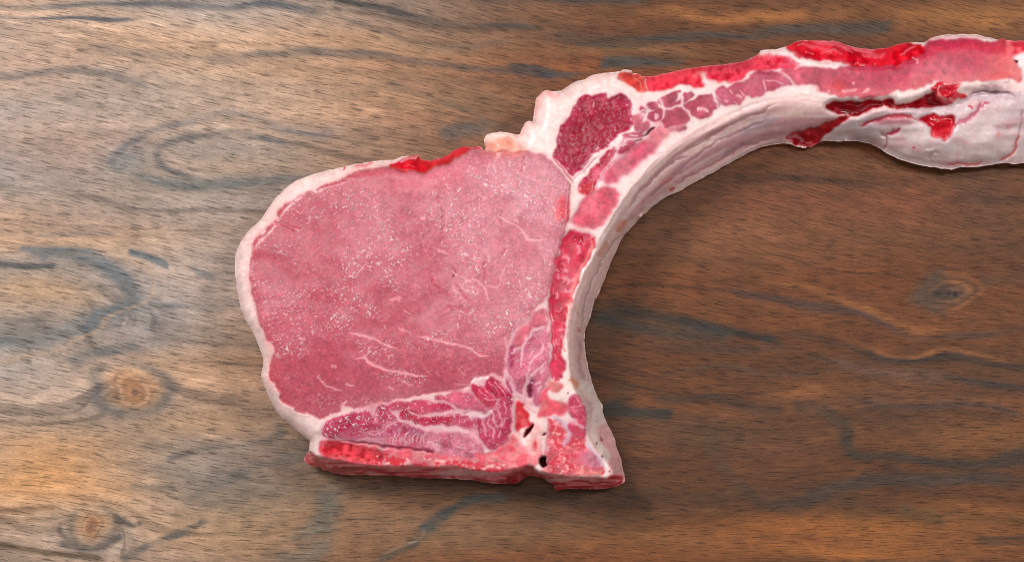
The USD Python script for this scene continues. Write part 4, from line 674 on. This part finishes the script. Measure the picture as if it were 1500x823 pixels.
# --- recessed red band under the rim, and the red slot
region(P("""Q 560,235 600,187 740,180 940,168 1080,176 1135,153 1190,198 1250,212 1320,208 1380,168 R 510,735 580,690 660,660 700,700 740,750 790,780 S 700,165 520,180 330,185 270,180 230,132 200,160 60,205
Q 920,270 870,300 770,285 680,295 630,265"""), (128, 6, 16), 'red_lining', soft=1.0, bulge=-.0042, bw=3.5, rough=.26, c2=(152, 14, 26), mott=M4, smooth=1, text='dark red gap under the white rim')
line("Q 830,215 900,205", 1.4, (206, 110, 116), .7); line("S 560,100 600,80", 1.4, (214, 100, 110), .7); line("Q 640,250 690,270", 1.3, (200, 80, 90), .7); line("S 590,155 700,160", 1.2, (214, 70, 80), .7)
region(P("Q 205,508 270,465 380,440 420,425 500,410 620,350 700,310 772,300 765,330 680,380 620,430 560,480 520,525 490,558 430,592 340,596 250,560 200,540"), (158, 10, 22), 'red_lining', soft=1.0, bulge=-.0022, bw=3.2, rough=.24, c2=(188, 30, 44), mott=N4, smooth=1, text='dark red slit in the membrane')
line("Q 210,515 300,500 340,540 310,560", 2.4, (214, 160, 172), .75); line("Q 360,552 440,552", 1.6, (220, 130, 136), .75); line("Q 200,540 260,545", 2.2, (220, 170, 176), .7); line("Q 390,480 420,460", 1.2, (210, 110, 116), .6)
region(P("R 665,620 680,590 720,572 800,572 880,575 930,565 910,610 880,650 910,670 965,680 930,710 880,720 860,750 790,780 740,750 690,700 665,660"), (190, 24, 40), 'red_curl', soft=1.0, bulge=.0006, rough=.24, c2=(206, 60, 70), mott=N4, text='curled red scrap under the rim'); line("R 760,620 720,605 705,640 730,690 790,740", 1.8, (228, 150, 152), .8, dh=.0008); line("R 800,720 860,735", 2.4, (224, 160, 160), .75); line("R 740,640 790,640", 1.4, (220, 90, 96), .6)
H -= 0.0014 * np.exp(-(((X - 1386) / 6) ** 2 + ((Y - 133) / 5) ** 2))
# rim bulges
line("R 300,690 400,680 520,660 620,620 690,580", 7, None, dh=.0022, hw=9); line("R 930,620 1060,600 1200,570 1330,550 1400,580", 6, None, dh=.0016, hw=8); line("O 420,640 560,650 700,690 900,715", 5, (236, 208, 204), .5, dh=.001)
H += inside * (0.00001 * N4 + 0.00004 * N8)
COL *= 1 + inside[..., None] * (0.012 * N1 + 0.012 * N2)[..., None]
H = np.maximum(H, 0.0006)
ni, nj = ndi.distance_transform_edt(~ndi.binary_erosion(inside), return_distances=False, return_indices=True)
HX = np.where(inside, H, H[ni, nj])
COL = np.clip(COL, 0, 252)
ROUGH *= 0.80
matte = ss(860, 930, X) * np.isin(LABEL, [k for k in PARTS if PARTS[k][0] in ('rib_meat', 'muscle_lobe', 'fat_seams')]); ROUGH = ROUGH + ndi.gaussian_filter(matte * 0.16, 1.0)

# ------------------------------------------------------------------ the rib chop: meshes
quad = inside[:-1, :-1] & inside[1:, :-1] & inside[:-1, 1:] & inside[1:, 1:]
used = np.zeros(SH, bool)
for a in (slice(None, -1), slice(1, None)):
    for b in (slice(None, -1), slice(1, None)): used[a, b] |= quad
PX, PY = X.copy(), Y.copy()
cnt = np.zeros(SH, int)
for a in (slice(None, -1), slice(1, None)):
    for b in (slice(None, -1), slice(1, None)): cnt[a, b] += quad
border = used & (cnt < 4)
tree = cKDTree(sd); bp = np.stack([X[border], Y[border]], 1); dd, ib = tree.query(bp)
PX[border], PY[border] = sd[ib, 0], sd[ib, 1]
V = place(PX, PY, H)
VN = place(X, Y, ndi.gaussian_filter(HX, 0.6)); Nn = grid_normals(VN)
for k in PARTS:
    if (LABEL == k).sum() < 14: LABEL[LABEL == k] = 1
idx = np.arange(X.size).reshape(SH)
qi, qj = np.nonzero(quad)
qlab = LABEL[:-1, :-1][quad]
F4 = np.stack([idx[qi + 1, qj], idx[qi + 1, qj + 1], idx[qi, qj + 1], idx[qi, qj]], 1)
Vf, Nf, Cf = V.reshape(-1, 3), Nn.reshape(-1, 3), lin(COL).reshape(-1, 3) * 0.93
Sf = np.stack([ROUGH, GRAIN, SPONGE], -1).reshape(-1, 3)
# the far sides: a wall from each border edge down to the board
E = np.vstack([F4[:, [0, 1]], F4[:, [1, 2]], F4[:, [2, 3]], F4[:, [3, 0]]]); EL = np.tile(qlab, 4)
key = np.minimum(E[:, 0], E[:, 1]).astype(np.int64) * X.size + np.maximum(E[:, 0], E[:, 1])
_, inv, c_ = np.unique(key, return_inverse=True, return_counts=True)
lone = c_[inv] == 1; BE, BL = E[lone], EL[lone]
ctr = V[used].mean(0)

tg = np.roll(sd, -40, 0) - np.roll(sd, 40, 0); ar = np.sum(sd[:, 0] * np.roll(sd[:, 1], -1) - np.roll(sd[:, 0], -1) * sd[:, 1])
nrm = np.stack([tg[:, 1], tg[:, 0]], 1) * (1 if ar > 0 else -1); nrm /= np.linalg.norm(nrm, axis=1, keepdims=True) + 1e-9     # outward, y up
VOUT = np.zeros(SH + (3,)); VOUT[border, :2] = nrm[ib]; VOUT = VOUT.reshape(-1, 3)
INSET = (np.interp(X, [900, 960], [0.007, 0.004]) * ss(14, 6, d_low)).reshape(-1)
chop = UsdGeom.Xform.Define(stage, '/World/rib_chop')
custom(chop.GetPrim(), label='raw pink bone-in rib chop with white fat and a long curved rib', category='meat')
names, paths = {}, {}
def unique(parent, name):
    n = names.get((parent, name), 0); names[(parent, name)] = n + 1
    return f'{parent}/{name}' + (f'_{n:03d}' if n else '')
for k in PARTS:
    if 0 < (qlab == k).sum() < 8: qlab[qlab == k] = 1
EL = np.tile(qlab, 4); BL = EL[lone]
order = sorted(PARTS.items(), key=lambda kv: kv[1][1] is not None)
for k, (name, parent, text) in order:
    sel = qlab == k
    if not sel.any(): continue
    f = F4[sel]; be = BE[BL == k]
    ids, invf = np.unique(f, return_inverse=True); f = invf.reshape(f.shape)
    v, n, c, s = Vf[ids], Nf[ids], Cf[ids], Sf[ids]
    if len(be):
        lut = {g: i for i, g in enumerate(ids)}
        bl = np.array([[lut[a], lut[b]] for a, b in be]); m0 = len(v); nb = len(bl)
        up = v[bl]; 
        d = up[:, 1] - up[:, 0]; on = np.stack([d[:, 1], -d[:, 0], 0 * d[:, 0]], 1); on /= np.linalg.norm(on, axis=1, keepdims=True) + 1e-12
        dn = up.copy(); dn -= VOUT[be] * INSET[be][..., None]; dn[..., 2] = 0.0002
        v = np.vstack([v, up[:, 0], up[:, 1], dn[:, 0], dn[:, 1]]); n = np.vstack([n, on, on, on, on])
        c = np.vstack([c] + [c[bl[:, 0]], c[bl[:, 1]]] * 2); s = np.vstack([s] + [s[bl[:, 0]], s[bl[:, 1]]] * 2)
        kk = np.arange(nb); f = np.vstack([f, np.stack([m0 + kk, m0 + 2 * nb + kk, m0 + 3 * nb + kk, m0 + nb + kk], 1)])
    root = '/World/rib_chop' if parent is None else paths.get(parent, '/World/rib_chop')
    path = unique(root, name); paths.setdefault(name, path)
    pr = write_mesh(path, v, f, n, meat_mat, col=c, surf=s)
    if text: custom(pr, label=text)
